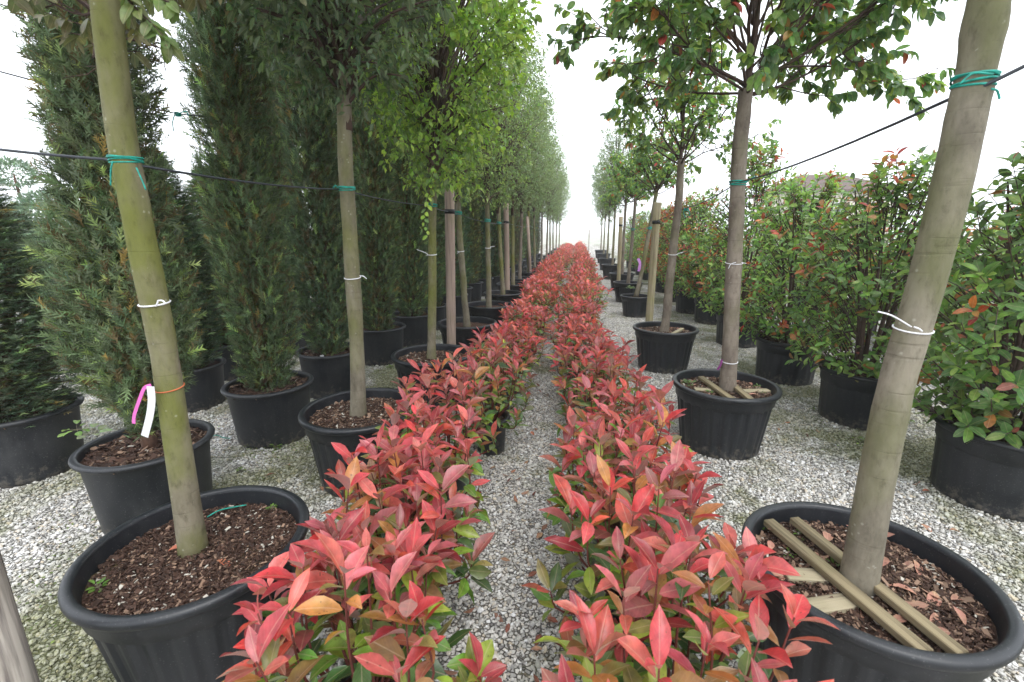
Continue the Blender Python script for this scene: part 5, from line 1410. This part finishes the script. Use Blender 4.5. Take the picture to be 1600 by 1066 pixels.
# creeping green ground cover on the damp gravel
def ground_cover():
    r = np.random.default_rng(404)
    lv = Leaves()
    spots = [(at(655, 555), 0.34, 420), (at(600, 585), 0.25, 220), (at(440, 700), 0.22, 260), (at(400, 715), 0.25, 160), (at(570, 590), 0.2, 130), (at(90, 905), 0.16, 160), (at(135, 815), 0.14, 90), (at(70, 980), 0.18, 110), (at(1350, 690), 0.25, 160), (at(1410, 665), 0.2, 130), (at(1265, 610), 0.3, 160), (at(1100, 520), 0.5, 160), (at(110, 560), 0.5, 240), (at(1040, 470), 0.5, 120)]
    for c, s, n in spots:
        for k in range(n):
            p = np.array([c[0] + r.normal(0, s), c[1] + r.normal(0, s), r.uniform(0.008, 0.022)])
            a = r.uniform(0, 6.28)
            L = r.uniform(0.008, 0.02)
            lv.add(p, np.array([math.cos(a), math.sin(a), r.uniform(0, 0.7)]), np.array([0, 0, 1.0]) + r.normal(0, 0.4, 3), L, L * 0.6, np.array((0.12, 0.16, 0.04)) * np.exp(r.normal(0, 0.3)))
    A = lv.arrays()
    o = link('ground_cover', leaf_mass('ground_cover', A, np.arange(len(A[0])), SM, TREE_COL)); o['kind'] = 'stuff'
    tag(o, 'creeping moss and tiny weeds on the damp gravel', 'ground cover')
ground_cover()

# ------------------------------------------------------------------ house roof behind the bushes
hb = atY(1222, 296, 42.0)
house = thing('house', 'distant pale house with a brown hipped roof behind the bushes', 'house', (hb[0] + 4.6, 46.0, 0))
g = Geo(); g.box((0, 0, 2.45), (8.4, 7.4, 4.9)); link('wall', g.mesh('wall', WALL, smooth=False), house)
g = Geo()
V = np.array([(-4.7, -4.2, 4.9), (4.7, -4.2, 4.9), (4.7, 4.2, 4.9), (-4.7, 4.2, 4.9), (-1.6, 0, 6.5), (1.6, 0, 6.5), (-4.7, -4.2, 4.75), (4.7, -4.2, 4.75), (4.7, 4.2, 4.75), (-4.7, 4.2, 4.75)])
g.add(V, [(0, 1, 5, 4), (2, 3, 4, 5), (0, 6, 7, 1), (1, 7, 8, 2), (2, 8, 9, 3), (3, 9, 6, 0), (6, 9, 8, 7)], [(3, 0, 4), (1, 2, 5)])
rfm = link('roof', g.mesh('roof', ROOF, smooth=False), house)
g = Geo(); g.box((0.8, 0.6, 6.3), (0.6, 0.6, 1.0)); link('chimney', g.mesh('chimney', WALL, smooth=False), rfm)
for x in (-2.4, 0.2, 2.6):
    g = Geo(); g.box((x, -3.72, 3.2), (1.0, 0.1, 1.3), bev=0.02); w = link('window', g.mesh('window', GLASS, smooth=False), house)
    f = Geo()
    for dx, dz, sx, sz in ((-0.54, 0, 0.08, 1.46), (0.54, 0, 0.08, 1.46), (0, 0.69, 1.0, 0.08), (0, -0.69, 1.0, 0.08), (0, 0, 0.05, 1.3)): f.box((x + dx, -3.76, 3.2 + dz), (sx, 0.09, sz))
    link('frame', f.mesh('frame', TAG_WHITE, smooth=False), w)

# ------------------------------------------------------------------ damp air over the nursery
def haze_box():
    g = Geo(); g.box((0, 415, 6.0), (1204, 980, 14.0))
    m, nt, nodes, links, out = new_mat('damp_air')
    v = N(nt, 'ShaderNodeVolumePrincipled'); v.inputs['Color'].default_value = (0.93, 0.95, 1.0, 1); v.inputs['Density'].default_value = 0.0018
    links.new(v.outputs[0], out.inputs['Volume'])
    o = link('haze', g.mesh('haze', m, smooth=False)); o['kind'] = 'stuff'
haze_box()
